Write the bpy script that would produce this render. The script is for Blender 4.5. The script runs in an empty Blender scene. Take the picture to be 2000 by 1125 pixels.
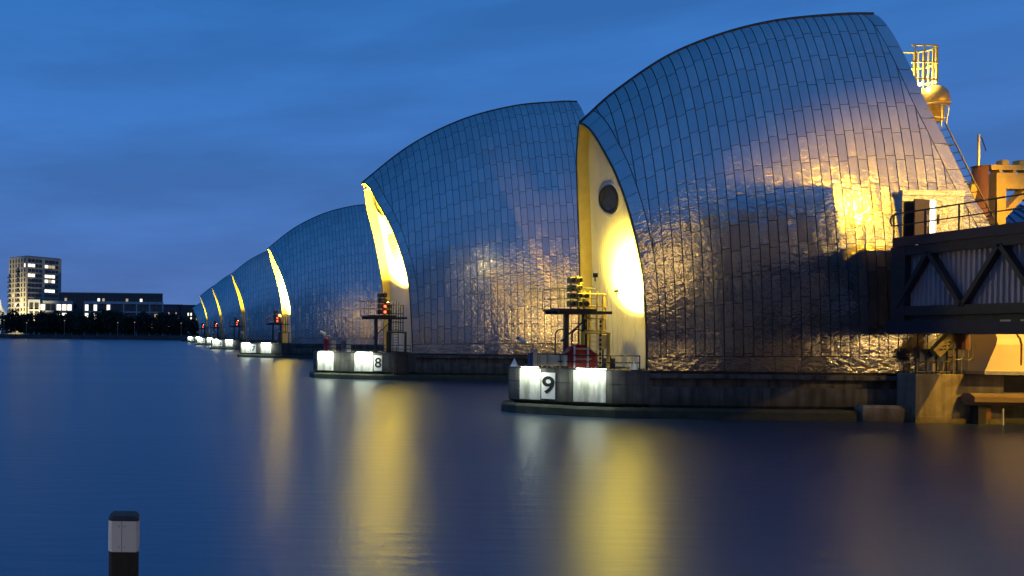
import bpy, math, random
from mathutils import Vector, Matrix
random.seed(7)
R = math.radians
S = bpy.context.scene
COL = S.collection

# ------------------------------------------------------------------ camera
CAM_H, FPX, ROLL = 5.76, 1400.0, 0.012          # metres, focal length in photo pixels, camera roll
cd = bpy.data.cameras.new('camera'); cam = bpy.data.objects.new('camera', cd); COL.objects.link(cam)
cam.location = (0, 0, CAM_H)
cam.rotation_euler = (Matrix.Rotation(R(90), 3, 'X') @ Matrix.Rotation(ROLL, 3, 'Z')).to_euler()
cd.sensor_width = 36; cd.lens = 36 * FPX / 2000
cd.shift_x = (1000 - 290) / 2000; cd.shift_y = (648.5 - 562.5) / 2000
cd.clip_start = 0.1; cd.clip_end = 6000
S.camera = cam

# ------------------------------------------------------------------ sky
w = bpy.data.worlds.new('World'); S.world = w; w.use_nodes = True
nt = w.node_tree; nt.nodes.clear()
N = nt.nodes.new; L = nt.links.new
out = N('ShaderNodeOutputWorld'); bg = N('ShaderNodeBackground'); L(bg.outputs[0], out.inputs[0])
sky = N('ShaderNodeTexSky'); sky.sky_type = 'NISHITA'; sky.sun_disc = False
sky.sun_elevation = R(-1.5); sky.sun_rotation = R(139); sky.ozone_density = 2.0; sky.air_density = 1.0; sky.dust_density = 2.0
tc = N('ShaderNodeTexCoord'); sp = N('ShaderNodeSeparateXYZ'); L(tc.outputs['Generated'], sp.inputs[0])
rp = N('ShaderNodeValToRGB'); L(sp.outputs['Z'], rp.inputs[0])
cr = rp.color_ramp
cr.elements[0].position = 0.0; cr.elements[0].color = (0.078, 0.148, 0.37, 1)
cr.elements[1].position = 1.0; cr.elements[1].color = (0.010, 0.09, 0.29, 1)
for p, c in ((0.10, (0.052, 0.138, 0.39, 1)), (0.28, (0.034, 0.14, 0.42, 1)), (0.55, (0.016, 0.125, 0.40, 1))):
    e = cr.elements.new(p); e.color = c
mp = N('ShaderNodeMapping'); mp.inputs['Scale'].default_value = (1.3, 1.3, 7.0); mp.inputs['Rotation'].default_value = (0.10, -0.22, 0.3)
L(tc.outputs['Generated'], mp.inputs[0])
cn = N('ShaderNodeTexNoise'); cn.inputs['Scale'].default_value = 2.2; cn.inputs['Detail'].default_value = 5; cn.inputs['Roughness'].default_value = 0.55
L(mp.outputs[0], cn.inputs['Vector'])
cm = N('ShaderNodeMapRange'); L(cn.outputs[0], cm.inputs[0])
cm.inputs[1].default_value = 0.35; cm.inputs[2].default_value = 0.72; cm.inputs[3].default_value = 0.90; cm.inputs[4].default_value = 1.20
mul = N('ShaderNodeMix'); mul.data_type = 'RGBA'; mul.blend_type = 'MULTIPLY'; mul.inputs[0].default_value = 1
L(rp.outputs[0], mul.inputs[6]); L(cm.outputs[0], mul.inputs[7])
add = N('ShaderNodeMix'); add.data_type = 'RGBA'; add.blend_type = 'ADD'; add.inputs[0].default_value = 0.06
L(mul.outputs[2], add.inputs[6]); L(sky.outputs[0], add.inputs[7])
L(add.outputs[2], bg.inputs[0]); bg.inputs[1].default_value = 1.12

sd = bpy.data.lights.new('sun', 'SUN'); sd.energy = 0.03; sd.angle = R(25); sd.color = (1, .78, .7)
so = bpy.data.objects.new('sun', sd); COL.objects.link(so); so.rotation_euler = (R(80), 0, R(-20))
S.view_settings.view_transform = 'Standard'; S.view_settings.look = 'None'
S.view_settings.exposure = 0.0; S.view_settings.gamma = 1.0; S.view_settings.use_curve_mapping = False
S.render.engine = 'CYCLES'

# ------------------------------------------------------------------ helpers
def pix(px, py, Y):
    """direction of a photo pixel, taken to depth Y"""
    dx = px - 290; dy = 648.5 - py
    a = dx * math.cos(ROLL) - dy * math.sin(ROLL); b = dx * math.sin(ROLL) + dy * math.cos(ROLL)
    return Vector((a / FPX * Y, Y, CAM_H + b / FPX * Y))
def pxof(X, Y, Z):
    return 290 + X / Y * FPX, 648.5 - (Z - CAM_H) / Y * FPX

def tag(o, label=None, cat=None, group=None, kind=None):
    if label: o['label'] = label
    if cat: o['category'] = cat
    if group: o['group'] = group
    if kind: o['kind'] = kind
    return o
def wloc(o):
    v = Vector((0, 0, 0))
    while o is not None:
        v += o.location; o = o.parent
    return v
def empty(name, loc, label, cat, group=None, rz=0):
    o = bpy.data.objects.new(name, None); COL.objects.link(o); o.location = loc; o.rotation_euler = (0, 0, rz)
    o.empty_display_size = .3
    return tag(o, label, cat, group)
def copy_tree(o, parent=None):
    c = o.copy(); COL.objects.link(c); c.parent = parent
    for ch in list(o.children): copy_tree(ch, c)
    return c

class MB:
    def __init__(s): s.v = []; s.f = []; s.r = []
    def add(s, vs, fs, rnd=0.0):
        n = len(s.v); s.v += [tuple(p) for p in vs]; s.f += [tuple(i + n for i in f) for f in fs]; s.r += [rnd] * len(vs); return s
    def box(s, x0, x1, y0, y1, z0, z1, rnd=0.0):
        return s.add([(x, y, z) for z in (z0, z1) for y in (y0, y1) for x in (x0, x1)],
                     [(0, 2, 3, 1), (4, 5, 7, 6), (0, 1, 5, 4), (2, 6, 7, 3), (0, 4, 6, 2), (1, 3, 7, 5)], rnd)
    def bev(s, x0, x1, y0, y1, z0, z1, b=.03):
        """box with chamfered vertical and top edges"""
        pl = [(x0 + b, y0), (x1 - b, y0), (x1, y0 + b), (x1, y1 - b), (x1 - b, y1), (x0 + b, y1), (x0, y1 - b), (x0, y0 + b)]
        return s.loft(pl, [(z0, 0), (z1 - b, 0), (z1, -b)])
    def beam(s, p, q, w, h, up=(0, 0, 1)):
        p = Vector(p); q = Vector(q); d = (q - p).normalized(); u = Vector(up)
        if abs(d.dot(u)) > .98: u = Vector((1, 0, 0))
        a = d.cross(u).normalized(); b = a.cross(d).normalized()
        vs = [c + a * i * w / 2 + b * j * h / 2 for c in (p, q) for i, j in ((-1, -1), (1, -1), (1, 1), (-1, 1))]
        return s.add(vs, [(3, 2, 1, 0), (4, 5, 6, 7), (0, 1, 5, 4), (1, 2, 6, 5), (2, 3, 7, 6), (3, 0, 4, 7)])
    def tube(s, pts, r, n=6, closed=False):
        pts = [Vector(p) for p in pts]; m = len(pts); vs = []; fs = []
        u = None
        for i, p in enumerate(pts):
            if closed: d = pts[(i + 1) % m] - pts[i - 1]
            else: d = pts[min(i + 1, m - 1)] - pts[max(i - 1, 0)]
            d.normalize()
            if u is None: u = d.orthogonal().normalized()
            u = (u - d * u.dot(d)).normalized(); b = d.cross(u)
            rr = r[i] if isinstance(r, (list, tuple)) else r
            vs += [p + u * rr * math.cos(2 * math.pi * k / n) + b * rr * math.sin(2 * math.pi * k / n) for k in range(n)]
        for i in range(m if closed else m - 1):
            j = (i + 1) % m
            for k in range(n): fs.append((i * n + k, i * n + (k + 1) % n, j * n + (k + 1) % n, j * n + k))
        if not closed: fs += [tuple(range(n - 1, -1, -1)), tuple((m - 1) * n + k for k in range(n))]
        return s.add(vs, fs)
    def loft(s, plan, levels, rnd=0.0):
        """plan polygon (ccw) lofted through (z, offset) levels"""
        n = len(plan); nor = []
        for i in range(n):
            a = Vector(plan[i - 1]); b = Vector(plan[i]); c = Vector(plan[(i + 1) % n])
            d1 = (b - a).normalized(); d2 = (c - b).normalized()
            n1 = Vector((d1.y, -d1.x)); n2 = Vector((d2.y, -d2.x)); m = (n1 + n2)
            m = m / max(.4, m.dot(n1)); nor.append(m)
        vs = [(plan[i][0] + nor[i].x * o, plan[i][1] + nor[i].y * o, z) for z, o in levels for i in range(n)]
        fs = [tuple(range(n - 1, -1, -1)), tuple((len(levels) - 1) * n + i for i in range(n))]
        for l in range(len(levels) - 1):
            for i in range(n):
                j = (i + 1) % n; fs.append((l * n + i, l * n + j, (l + 1) * n + j, (l + 1) * n + i))
        return s.add(vs, fs, rnd)
    def lathe(s, c, prof, n=16, axis='Z'):
        vs = []; m = len(prof)
        for r, z in prof:
            for k in range(n):
                a = 2 * math.pi * k / n; x, y = r * math.cos(a), r * math.sin(a)
                if axis == 'Z': p = (x, y, z)
                elif axis == 'Y': p = (x, -z, y)
                else: p = (z, x, y)
                vs.append((c[0] + p[0], c[1] + p[1], c[2] + p[2]))
        fs = [(i * n + k, i * n + (k + 1) % n, (i + 1) * n + (k + 1) % n, (i + 1) * n + k) for i in range(m - 1) for k in range(n)]
        fs += [tuple(range(n - 1, -1, -1)), tuple((m - 1) * n + k for k in range(n))]
        return s.add(vs, fs)
    def grid(s, pts, rnd=0.0):
        """rows of points"""
        m = len(pts); n = len(pts[0])
        return s.add([p for r in pts for p in r], [(i * n + j, i * n + j + 1, (i + 1) * n + j + 1, (i + 1) * n + j) for i in range(m - 1) for j in range(n - 1)], rnd)
    def build(s, name, mat, parent=None, local=False, smooth=False, kind=None):
        off = Vector((0, 0, 0)) if (local or parent is None) else wloc(parent)
        me = bpy.data.meshes.new(name)
        me.from_pydata([(p[0] - off.x, p[1] - off.y, p[2] - off.z) for p in s.v], [], s.f)
        at = me.attributes.new('rnd', 'FLOAT', 'POINT'); at.data.foreach_set('value', s.r)
        me.materials.append(mat)
        if smooth: me.polygons.foreach_set('use_smooth', [True] * len(me.polygons))
        me.update()
        o = bpy.data.objects.new(name, me); COL.objects.link(o); o.parent = parent
        if kind: o['kind'] = kind
        return o
def inst(name, src, parent, loc=(0, 0, 0), rot=(0, 0, 0)):
    o = bpy.data.objects.new(name, src if isinstance(src, bpy.types.Mesh) else src.data)
    COL.objects.link(o); o.parent = parent; o.location = loc; o.rotation_euler = rot
    return o

# ------------------------------------------------------------------ materials
def mat(name, c1, c2=None, rough=.6, metal=0, scale=2.0, stretch=(1, 1, 1), bump=0, bscale=8, spec=.5, emit=None, estr=0, rvar=0.0, tide=None, streak=0.0, detail=5):
    m = bpy.data.materials.new(name); m.use_nodes = True; t = m.node_tree; n = t.nodes; l = t.links
    b = n['Principled BSDF']; b.inputs['Roughness'].default_value = rough; b.inputs['Metallic'].default_value = metal
    b.inputs['Specular IOR Level'].default_value = spec
    co = n.new('ShaderNodeTexCoord'); at = n.new('ShaderNodeAttribute'); at.attribute_name = 'rnd'
    va = n.new('ShaderNodeVectorMath'); va.operation = 'MULTIPLY_ADD'; va.inputs[1].default_value = (1, 1, 1)
    l.new(co.outputs['Object'], va.inputs[0])
    sc = n.new('ShaderNodeVectorMath'); sc.operation = 'SCALE'; sc.inputs[0].default_value = (31.7, 17.3, 23.1); l.new(at.outputs['Fac'], sc.inputs['Scale'])
    l.new(sc.outputs[0], va.inputs[2])
    col = None
    c2 = c2 or tuple(x * .7 for x in c1)
    mp = n.new('ShaderNodeMapping'); mp.inputs['Scale'].default_value = stretch; l.new(va.outputs[0], mp.inputs[0])
    no = n.new('ShaderNodeTexNoise'); no.inputs['Scale'].default_value = scale; no.inputs['Detail'].default_value = detail; no.inputs['Roughness'].default_value = .6
    l.new(mp.outputs[0], no.inputs['Vector'])
    mr = n.new('ShaderNodeMapRange'); mr.inputs[1].default_value = .3; mr.inputs[2].default_value = .7; l.new(no.outputs[0], mr.inputs[0])
    mx = n.new('ShaderNodeMix'); mx.data_type = 'RGBA'; l.new(mr.outputs[0], mx.inputs[0])
    mx.inputs[6].default_value = (*c1, 1); mx.inputs[7].default_value = (*c2, 1); col = mx.outputs[2]
    if streak:
        m2 = n.new('ShaderNodeMapping'); m2.inputs['Scale'].default_value = (1.4, 1.4, .09); l.new(co.outputs['Object'], m2.inputs[0])
        n2 = n.new('ShaderNodeTexNoise'); n2.inputs['Scale'].default_value = 1.5; n2.inputs['Detail'].default_value = 6; l.new(m2.outputs[0], n2.inputs['Vector'])
        r2 = n.new('ShaderNodeMapRange'); r2.inputs[1].default_value = .42; r2.inputs[2].default_value = .66; r2.inputs[4].default_value = streak; l.new(n2.outputs[0], r2.inputs[0])
        x2 = n.new('ShaderNodeMix'); x2.data_type = 'RGBA'; l.new(r2.outputs[0], x2.inputs[0]); l.new(col, x2.inputs[6]); x2.inputs[7].default_value = (.035, .032, .028, 1); col = x2.outputs[2]
    if tide:
        ge = n.new('ShaderNodeNewGeometry'); sz = n.new('ShaderNodeSeparateXYZ'); l.new(ge.outputs['Position'], sz.inputs[0])
        ad = n.new('ShaderNodeMath'); ad.operation = 'MULTIPLY_ADD'; l.new(no.outputs[0], ad.inputs[0]); ad.inputs[1].default_value = -1.2; l.new(sz.outputs['Z'], ad.inputs[2])
        r3 = n.new('ShaderNodeMapRange'); r3.inputs[1].default_value = tide[0] - .6; r3.inputs[2].default_value = tide[1] - .6; r3.inputs[3].default_value = 1; r3.inputs[4].default_value = 0; l.new(ad.outputs[0], r3.inputs[0])
        x3 = n.new('ShaderNodeMix'); x3.data_type = 'RGBA'; l.new(r3.outputs[0], x3.inputs[0]); l.new(col, x3.inputs[6]); x3.inputs[7].default_value = (*tide[2], 1); col = x3.outputs[2]
    l.new(col, b.inputs['Base Color'])
    if rvar:
        rr = n.new('ShaderNodeMapRange'); rr.inputs[3].default_value = rough - rvar; rr.inputs[4].default_value = rough + rvar; l.new(no.outputs[0], rr.inputs[0]); l.new(rr.outputs[0], b.inputs['Roughness'])
    if bump:
        nb = n.new('ShaderNodeTexNoise'); nb.inputs['Scale'].default_value = bscale; nb.inputs['Detail'].default_value = 4; l.new(va.outputs[0], nb.inputs['Vector'])
        bu = n.new('ShaderNodeBump'); bu.inputs['Strength'].default_value = 1; bu.inputs['Distance'].default_value = bump; l.new(nb.outputs[0], bu.inputs['Height']); l.new(bu.outputs[0], b.inputs['Normal'])
    if emit:
        b.inputs['Emission Color'].default_value = (*emit, 1); b.inputs['Emission Strength'].default_value = estr
    return m

def steel_material():
    m = bpy.data.materials.new('stainless_panel'); m.use_nodes = True; t = m.node_tree; n = t.nodes; l = t.links
    b = n['Principled BSDF']; b.inputs['Metallic'].default_value = 1
    co = n.new('ShaderNodeTexCoord'); at = n.new('ShaderNodeAttribute'); at.attribute_name = 'rnd'
    sc = n.new('ShaderNodeVectorMath'); sc.operation = 'SCALE'; sc.inputs[0].default_value = (31.7, 17.3, 23.1); l.new(at.outputs['Fac'], sc.inputs['Scale'])
    va = n.new('ShaderNodeVectorMath'); va.operation = 'ADD'; l.new(co.outputs['Object'], va.inputs[0]); l.new(sc.outputs[0], va.inputs[1])
    n1 = n.new('ShaderNodeTexNoise'); n1.inputs['Scale'].default_value = 1.6; n1.inputs['Detail'].default_value = 2.5; n1.inputs['Roughness'].default_value = .5; n1.inputs['Distortion'].default_value = .8
    zs = n.new('ShaderNodeMapping'); zs.inputs['Scale'].default_value = (1, 1, 1.5); l.new(va.outputs[0], zs.inputs[0]); l.new(zs.outputs[0], n1.inputs['Vector'])
    n2 = n.new('ShaderNodeTexNoise'); n2.inputs['Scale'].default_value = 7; n2.inputs['Detail'].default_value = 3; l.new(va.outputs[0], n2.inputs['Vector'])
    b1 = n.new('ShaderNodeBump'); b1.inputs['Strength'].default_value = 1; b1.inputs['Distance'].default_value = STEEL_D1; l.new(n1.outputs[0], b1.inputs['Height'])
    b2 = n.new('ShaderNodeBump'); b2.inputs['Strength'].default_value = 1; b2.inputs['Distance'].default_value = .0016; l.new(n2.outputs[0], b2.inputs['Height']); l.new(b1.outputs[0], b2.inputs['Normal'])
    l.new(b2.outputs[0], b.inputs['Normal'])
    ge = n.new('ShaderNodeNewGeometry'); sz = n.new('ShaderNodeSeparateXYZ'); l.new(ge.outputs['Position'], sz.inputs[0])
    hz = n.new('ShaderNodeMapRange'); hz.inputs[1].default_value = 9; hz.inputs[2].default_value = 23; hz.inputs[3].default_value = 1.15; hz.inputs[4].default_value = .4; l.new(sz.outputs['Z'], hz.inputs[0])
    pv = n.new('ShaderNodeMapRange'); pv.inputs[3].default_value = .4; pv.inputs[4].default_value = 1; l.new(at.outputs['Fac'], pv.inputs[0])
    dm_ = n.new('ShaderNodeMath'); dm_.operation = 'MULTIPLY'; l.new(hz.outputs[0], dm_.inputs[0]); l.new(pv.outputs[0], dm_.inputs[1])
    dd = n.new('ShaderNodeMath'); dd.operation = 'MULTIPLY'; l.new(dm_.outputs[0], dd.inputs[0]); dd.inputs[1].default_value = STEEL_D1; l.new(dd.outputs[0], b1.inputs['Distance'])
    st = n.new('ShaderNodeMapping'); st.inputs['Scale'].default_value = (3, 3, .35); l.new(va.outputs[0], st.inputs[0])
    n3 = n.new('ShaderNodeTexNoise'); n3.inputs['Scale'].default_value = 1.2; n3.inputs['Detail'].default_value = 6; l.new(st.outputs[0], n3.inputs['Vector'])
    rr = n.new('ShaderNodeMapRange'); rr.inputs[3].default_value = STEEL_R[0]; rr.inputs[4].default_value = STEEL_R[1]; l.new(n3.outputs[0], rr.inputs[0])
    ra = n.new('ShaderNodeMath'); ra.operation = 'MULTIPLY_ADD'; l.new(at.outputs['Fac'], ra.inputs[0]); ra.inputs[1].default_value = .09; l.new(rr.outputs[0], ra.inputs[2]); l.new(ra.outputs[0], b.inputs['Roughness'])
    mx = n.new('ShaderNodeMix'); mx.data_type = 'RGBA'; l.new(at.outputs['Fac'], mx.inputs[0]); mx.inputs[6].default_value = (.55, .55, .555, 1); mx.inputs[7].default_value = (.64, .64, .635, 1)
    m2 = n.new('ShaderNodeMix'); m2.data_type = 'RGBA'; m2.blend_type = 'MULTIPLY'; m2.inputs[0].default_value = .22; l.new(mx.outputs[2], m2.inputs[6]); l.new(n3.outputs[0], m2.inputs[7])
    l.new(m2.outputs[2], b.inputs['Base Color'])
    bb = n.new('ShaderNodeBsdfPrincipled'); bb.inputs['Metallic'].default_value = 1; bb.inputs['Roughness'].default_value = .6
    l.new(m2.outputs[2], bb.inputs['Base Color']); l.new(b2.outputs[0], bb.inputs['Normal'])
    ms = n.new('ShaderNodeMixShader'); ms.inputs[0].default_value = .2; l.new(b.outputs[0], ms.inputs[1]); l.new(bb.outputs[0], ms.inputs[2]); l.new(ms.outputs[0], n['Material Output'].inputs['Surface'])
    return m
STEEL_D1 = .06; STEEL_R = (.05, .17)
M = {}
M['steel'] = steel_material()
M['seam'] = mat('dark_seam', (.035, .035, .04), rough=.6)
M['trim'] = mat('ridge_trim', (.018, .02, .024), rough=.6)
M['concrete'] = mat('pier_concrete', (.15, .145, .125), (.085, .08, .07), rough=.85, scale=.9, bump=.02, bscale=5, streak=.85, tide=(.2, 1.9, (.028, .03, .018)))
M['conc2'] = mat('abutment_concrete', (.30, .26, .20), (.19, .16, .12), rough=.85, scale=.8, bump=.02, bscale=5, streak=.45, tide=(-.2, 1.0, (.06, .05, .03)))
M['ledge'] = mat('weedy_concrete', (.065, .072, .042), (.03, .034, .02), rough=.8, scale=1.6, bump=.03, bscale=4, streak=.4)
M['clad'] = mat('cream_cladding', (.72, .68, .60), (.58, .54, .47), rough=.5, scale=.6, stretch=(1, 1, .2))
M['soffit'] = mat('soffit_lining', (.62, .52, .20), (.50, .40, .14), rough=.5, scale=1.2, bump=.01, bscale=3)
M['white'] = mat('white_paint', (.80, .80, .78), (.66, .66, .62), rough=.5, scale=1.5, stretch=(1, 1, .3))
M['board'] = mat('stained_lit_patch', (.78, .78, .74), (.34, .35, .28), rough=.55, scale=1.6, stretch=(1.5, 1.5, .35), detail=8, streak=.45)  # floodlit concrete put in as a pale colour, with drip stains
M['black'] = mat('black_paint', (.015, .015, .016), rough=.5)
M['dark'] = mat('dark_steel', (.035, .033, .038), (.02, .02, .022), rough=.5, bump=.004)
M['galv'] = mat('galvanised_steel', (.38, .38, .37), (.28, .28, .27), rough=.4, metal=.7)
M['yellow'] = mat('yellow_paint', (.62, .46, .09), (.48, .33, .06), rough=.45, scale=1.2, bump=.004)
M['cream'] = mat('cream_paint', (.66, .58, .38), (.56, .48, .30), rough=.4, scale=.5, spec=.4)
M['red'] = mat('red_plastic', (.45, .02, .015), rough=.35)
M['blue'] = mat('blue_paint', (.03, .06, .16), (.02, .04, .11), rough=.4)
M['rust'] = mat('rusty_brown', (.22, .10, .04), (.12, .05, .025), rough=.6, scale=1.5, stretch=(1, 1, .3))
M['bridge'] = mat('bridge_paint', (.045, .032, .045), (.03, .022, .03), rough=.5, bump=.003)
M['corr'] = mat('corrugated_sheet', (.46, .40, .43), (.30, .26, .29), rough=.4, metal=.15, scale=1.1, stretch=(1, 1, .25), rvar=.1)
M['timber'] = mat('wet_timber', (.04, .034, .026), (.018, .016, .013), rough=.7, scale=3, stretch=(1, 1, .15), bump=.01, bscale=6)
M['glass'] = mat('dark_glass', (.09, .085, .075), (.04, .04, .04), rough=.08, spec=.9)
M['lens_red'] = mat('red_signal_lens', (.5, .02, .01), rough=.3, emit=(1, .06, .02), estr=9)
M['lens_dim'] = mat('unlit_signal_lens', (.20, .14, .06), rough=.2)
M['lamp_na'] = mat('sodium_lamp_lens', (.8, .6, .3), rough=.3, emit=(1, .66, .18), estr=60)
M['lamp_wh'] = mat('white_lamp_lens', (.8, .8, .8), rough=.3, emit=(.93, 1, .88), estr=25)
M['brick'] = mat('grey_brick', (.34, .30, .26), (.27, .235, .20), rough=.9, scale=.4)
M['brick2'] = mat('brown_brick', (.10, .085, .075), (.07, .06, .055), rough=.9, scale=.4)
M['render'] = mat('pale_render', (.42, .42, .42), (.33, .33, .33), rough=.85, scale=.2)
M['purple'] = mat('purple_brick', (.16, .085, .12), (.11, .06, .085), rough=.9, scale=.2)
M['win_off'] = mat('dark_window', (.015, .017, .02), rough=.1, spec=.6)
M['win_on'] = mat('lit_window', (.5, .45, .35), rough=.4, emit=(1, .93, .72), estr=1.7)
M['win_dim'] = mat('dim_window', (.4, .35, .25), rough=.4, emit=(1, .72, .38), estr=.45)
M['win_glint'] = mat('unseen_glint_window', (.4, .35, .25), rough=.4, emit=(1, .62, .2), estr=9.5)  # out-of-view glow added for glints in the steel hoods
M['leaf'] = mat('dark_foliage', (.022, .03, .014), (.012, .017, .008), rough=.8, scale=.3)
M['soil'] = mat('bank_ground', (.045, .045, .035), (.03, .03, .022), rough=.95, scale=.1)
M['paving'] = mat('bank_paving', (.16, .155, .145), (.11, .105, .1), rough=.9, scale=.7)
M['wall'] = mat('river_wall', (.09, .085, .075), (.05, .048, .042), rough=.9, scale=.3, streak=.5)
def digits():
    return mat('board_digit', (.012, .012, .014), rough=.5)
M['digit'] = digits()

def water_material():
    m = bpy.data.materials.new('river_water'); m.use_nodes = True; t = m.node_tree; n = t.nodes; l = t.links
    b = n['Principled BSDF']; b.inputs['Base Color'].default_value = (.0, .016, .06, 1); b.inputs['Roughness'].default_value = .27
    b.inputs['IOR'].default_value = 2.6; b.inputs['Specular Tint'].default_value = (.78, .92, 1, 1)
    co = n.new('ShaderNodeTexCoord'); mp = n.new('ShaderNodeMapping'); mp.inputs['Scale'].default_value = (.22, 1.0, 1); l.new(co.outputs['Object'], mp.inputs[0])
    a = n.new('ShaderNodeTexNoise'); a.inputs['Scale'].default_value = 1.7; a.inputs['Detail'].default_value = 6; l.new(mp.outputs[0], a.inputs['Vector'])
    bu = n.new('ShaderNodeBump'); bu.inputs['Distance'].default_value = .028; bu.inputs['Strength'].default_value = 1; l.new(a.outputs[0], bu.inputs['Height']); l.new(bu.outputs[0], b.inputs['Normal'])
    c = n.new('ShaderNodeTexNoise'); c.inputs['Scale'].default_value = .05; c.inputs['Detail'].default_value = 3; l.new(mp.outputs[0], c.inputs['Vector'])
    rr = n.new('ShaderNodeMapRange'); rr.inputs[3].default_value = .28; rr.inputs[4].default_value = .38; l.new(c.outputs[0], rr.inputs[0]); l.new(rr.outputs[0], b.inputs['Roughness'])
    return m
M['water'] = water_material()

NA = (1.0, .75, .07)          # sodium light
def spot(parent, loc, target, power, col=NA, angle=90, blend=.6, size=.15, name='lamp_light'):
    d = bpy.data.lights.new(name, 'SPOT'); d.energy = power; d.color = col; d.spot_size = R(angle); d.spot_blend = blend; d.shadow_soft_size = size
    o = bpy.data.objects.new(name, d); COL.objects.link(o); o.parent = parent
    off = wloc(parent) if parent else Vector((0, 0, 0))
    o.location = Vector(loc) - off
    o.rotation_euler = (Vector(target) - Vector(loc)).to_track_quat('-Z', 'Y').to_euler()
    return o
def point(parent, loc, power, col=NA, size=.2, name='lamp_light'):
    d = bpy.data.lights.new(name, 'POINT'); d.energy = power; d.color = col; d.shadow_soft_size = size
    o = bpy.data.objects.new(name, d); COL.objects.link(o); o.parent = parent
    o.location = Vector(loc) - (wloc(parent) if parent else Vector((0, 0, 0))); return o
def area(parent, loc, target, sx, sy, power, col, name='lamp_light'):
    d = bpy.data.lights.new(name, 'AREA'); d.shape = 'RECTANGLE'; d.size = sx; d.size_y = sy; d.energy = power; d.color = col
    o = bpy.data.objects.new(name, d); COL.objects.link(o); o.parent = parent
    o.location = Vector(loc) - (wloc(parent) if parent else Vector((0, 0, 0)))
    o.rotation_euler = (Vector(target) - Vector(loc)).to_track_quat('-Z', 'Y').to_euler()
    return o

# ------------------------------------------------------------------ river and banks
mb = MB(); mb.grid([[(x, y, 0) for x in (-900, -200, 0, 60, 200, 900)] for y in (3.5, 40, 100, 250, 550)])
tag(mb.build('river', M['water']), kind='structure')
mb = MB(); mb.box(-1500, 1500, 540, 3500, -2, 2.4)
tag(mb.build('far_bank', M['soil']), kind='structure')
mb = MB(); mb.box(-400, 400, -300, 4, -2, 4.0)
tag(mb.build('south_bank', M['paving']), kind='structure')
mb = MB(); mb.loft([(46.4, 4.0), (400, 4.0), (400, 46), (59.5, 46), (59.5, 40.1), (46.4, 37.1)], [(-2, 0), (3.5, 0)])
tag(mb.build('south_abutment', M['paving']), kind='structure')

# ------------------------------------------------------------------ hood geometry
def lerp_tab(tab, x):
    if x <= tab[0][0]: (a, b), (c, d) = tab[0], tab[1]
    elif x >= tab[-1][0]: (a, b), (c, d) = tab[-2], tab[-1]
    else:
        for i in range(len(tab) - 1):
            if x <= tab[i + 1][0]: (a, b), (c, d) = tab[i], tab[i + 1]; break
    return b + (d - b) * (x - a) / (c - a)
def smooth_tab(tab, n=60):
    """monotone-ish smoothing of a table: resample with a Catmull-Rom spline"""
    pts = [tab[0]] + list(tab) + [tab[-1]]; o = []
    for i in range(1, len(pts) - 2):
        for k in range(8):
            t = k / 8; p0, p1, p2, p3 = pts[i - 1], pts[i], pts[i + 1], pts[i + 2]
            o.append(tuple(.5 * (2 * p1[j] + (p2[j] - p0[j]) * t + (2 * p0[j] - 5 * p1[j] + 4 * p2[j] - p3[j]) * t * t + (3 * p1[j] - p0[j] - 3 * p2[j] + p3[j]) * t ** 3) for j in (0, 1)))
    o.append(tab[-1]); return o
class Hood:
    def __init__(s, W, hb, ridge, front, rear, zrow):
        s.W = W; s.hb = hb; s.ridge = smooth_tab(ridge); s.front = smooth_tab(front); s.rear = smooth_tab(rear)
        b = 26; tab = [(0, 0)]; acc = 0          # arc length table, angle <-> arc fraction
        for k in range(1, 181):
            a0, a1 = R((k - 1) / 2), R(k / 2)
            acc += math.hypot(W * (max(0, math.cos(a1)) ** 1.5 - math.cos(a0) ** 1.5), b * (math.sin(a1) - math.sin(a0))); tab.append((acc, k / 2))
        s.arc = [(a / acc, t) for a, t in tab]; s.arci = [(t, a / acc) for a, t in tab]
        s.v0 = lerp_tab(s.arci, math.degrees(math.asin((zrow - hb) / 24)))
    def th(s, v): return lerp_tab(s.arc, v)
    def Rz(s, X): return lerp_tab(s.ridge, X)
    def xf(s, v): return lerp_tab(s.front, s.th(v))
    def xr(s, v): return lerp_tab(s.rear, s.th(v))
    def P(s, X, v, off=0.0, side=-1):
        t = R(s.th(v)); b = s.Rz(X) - s.hb
        ct = max(0.0, math.cos(t)); y = s.W * ct ** 1.5; z = s.hb + b * math.sin(t)
        n = Vector((0, b * ct ** .5, 1.5 * s.W * math.sin(t))).normalized()
        return Vector((X, side * (y + n.y * off), z + n.z * off))
ridge9 = [(31.2, 20.4), (33.72, 22.71), (36.17, 24.94), (40.14, 27.7), (44.12, 29.43), (48.11, 30.52), (52.1, 31.05), (56.5, 31.26), (64.5, 30.9)]
front9 = [(0, 36.1), (10.4, 36.05), (17.3, 35.96), (22.4, 35.83), (28.5, 35.6), (35.1, 35.3), (45.9, 34.79), (58.6, 34.21), (80, 33.6), (90, 33.5)]
rear9 = [(0, 64.2), (12, 63.1), (23.7, 61.3), (28, 60.36), (34.5, 59.39), (41.8, 58.51), (49, 57.83), (62.2, 57.17), (82.4, 56.5), (90, 56.3)]
ridge8 = [(26.0, 23.9), (29.15, 26.66), (35.39, 31.63), (42.35, 35.22), (49.33, 37.19), (54.92, 37.82), (58.21, 37.93), (69, 37.5)]
front8 = [(0, 34.09), (12.6, 33.82), (18.6, 33.65), (24.4, 33.27), (30.3, 32.73), (39.4, 31.86), (49.3, 30.89), (60, 30.07), (83.7, 29.09), (90, 28.9)]
rear8 = [(0, 68), (12, 66.4), (23.6, 64.0), (34.4, 61.8), (48.5, 59.9), (61.1, 58.9), (79.5, 58.3), (90, 58.2)]
HOOD9 = Hood(4.1, 3.4, ridge9, front9, rear9, 4.43)
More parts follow.
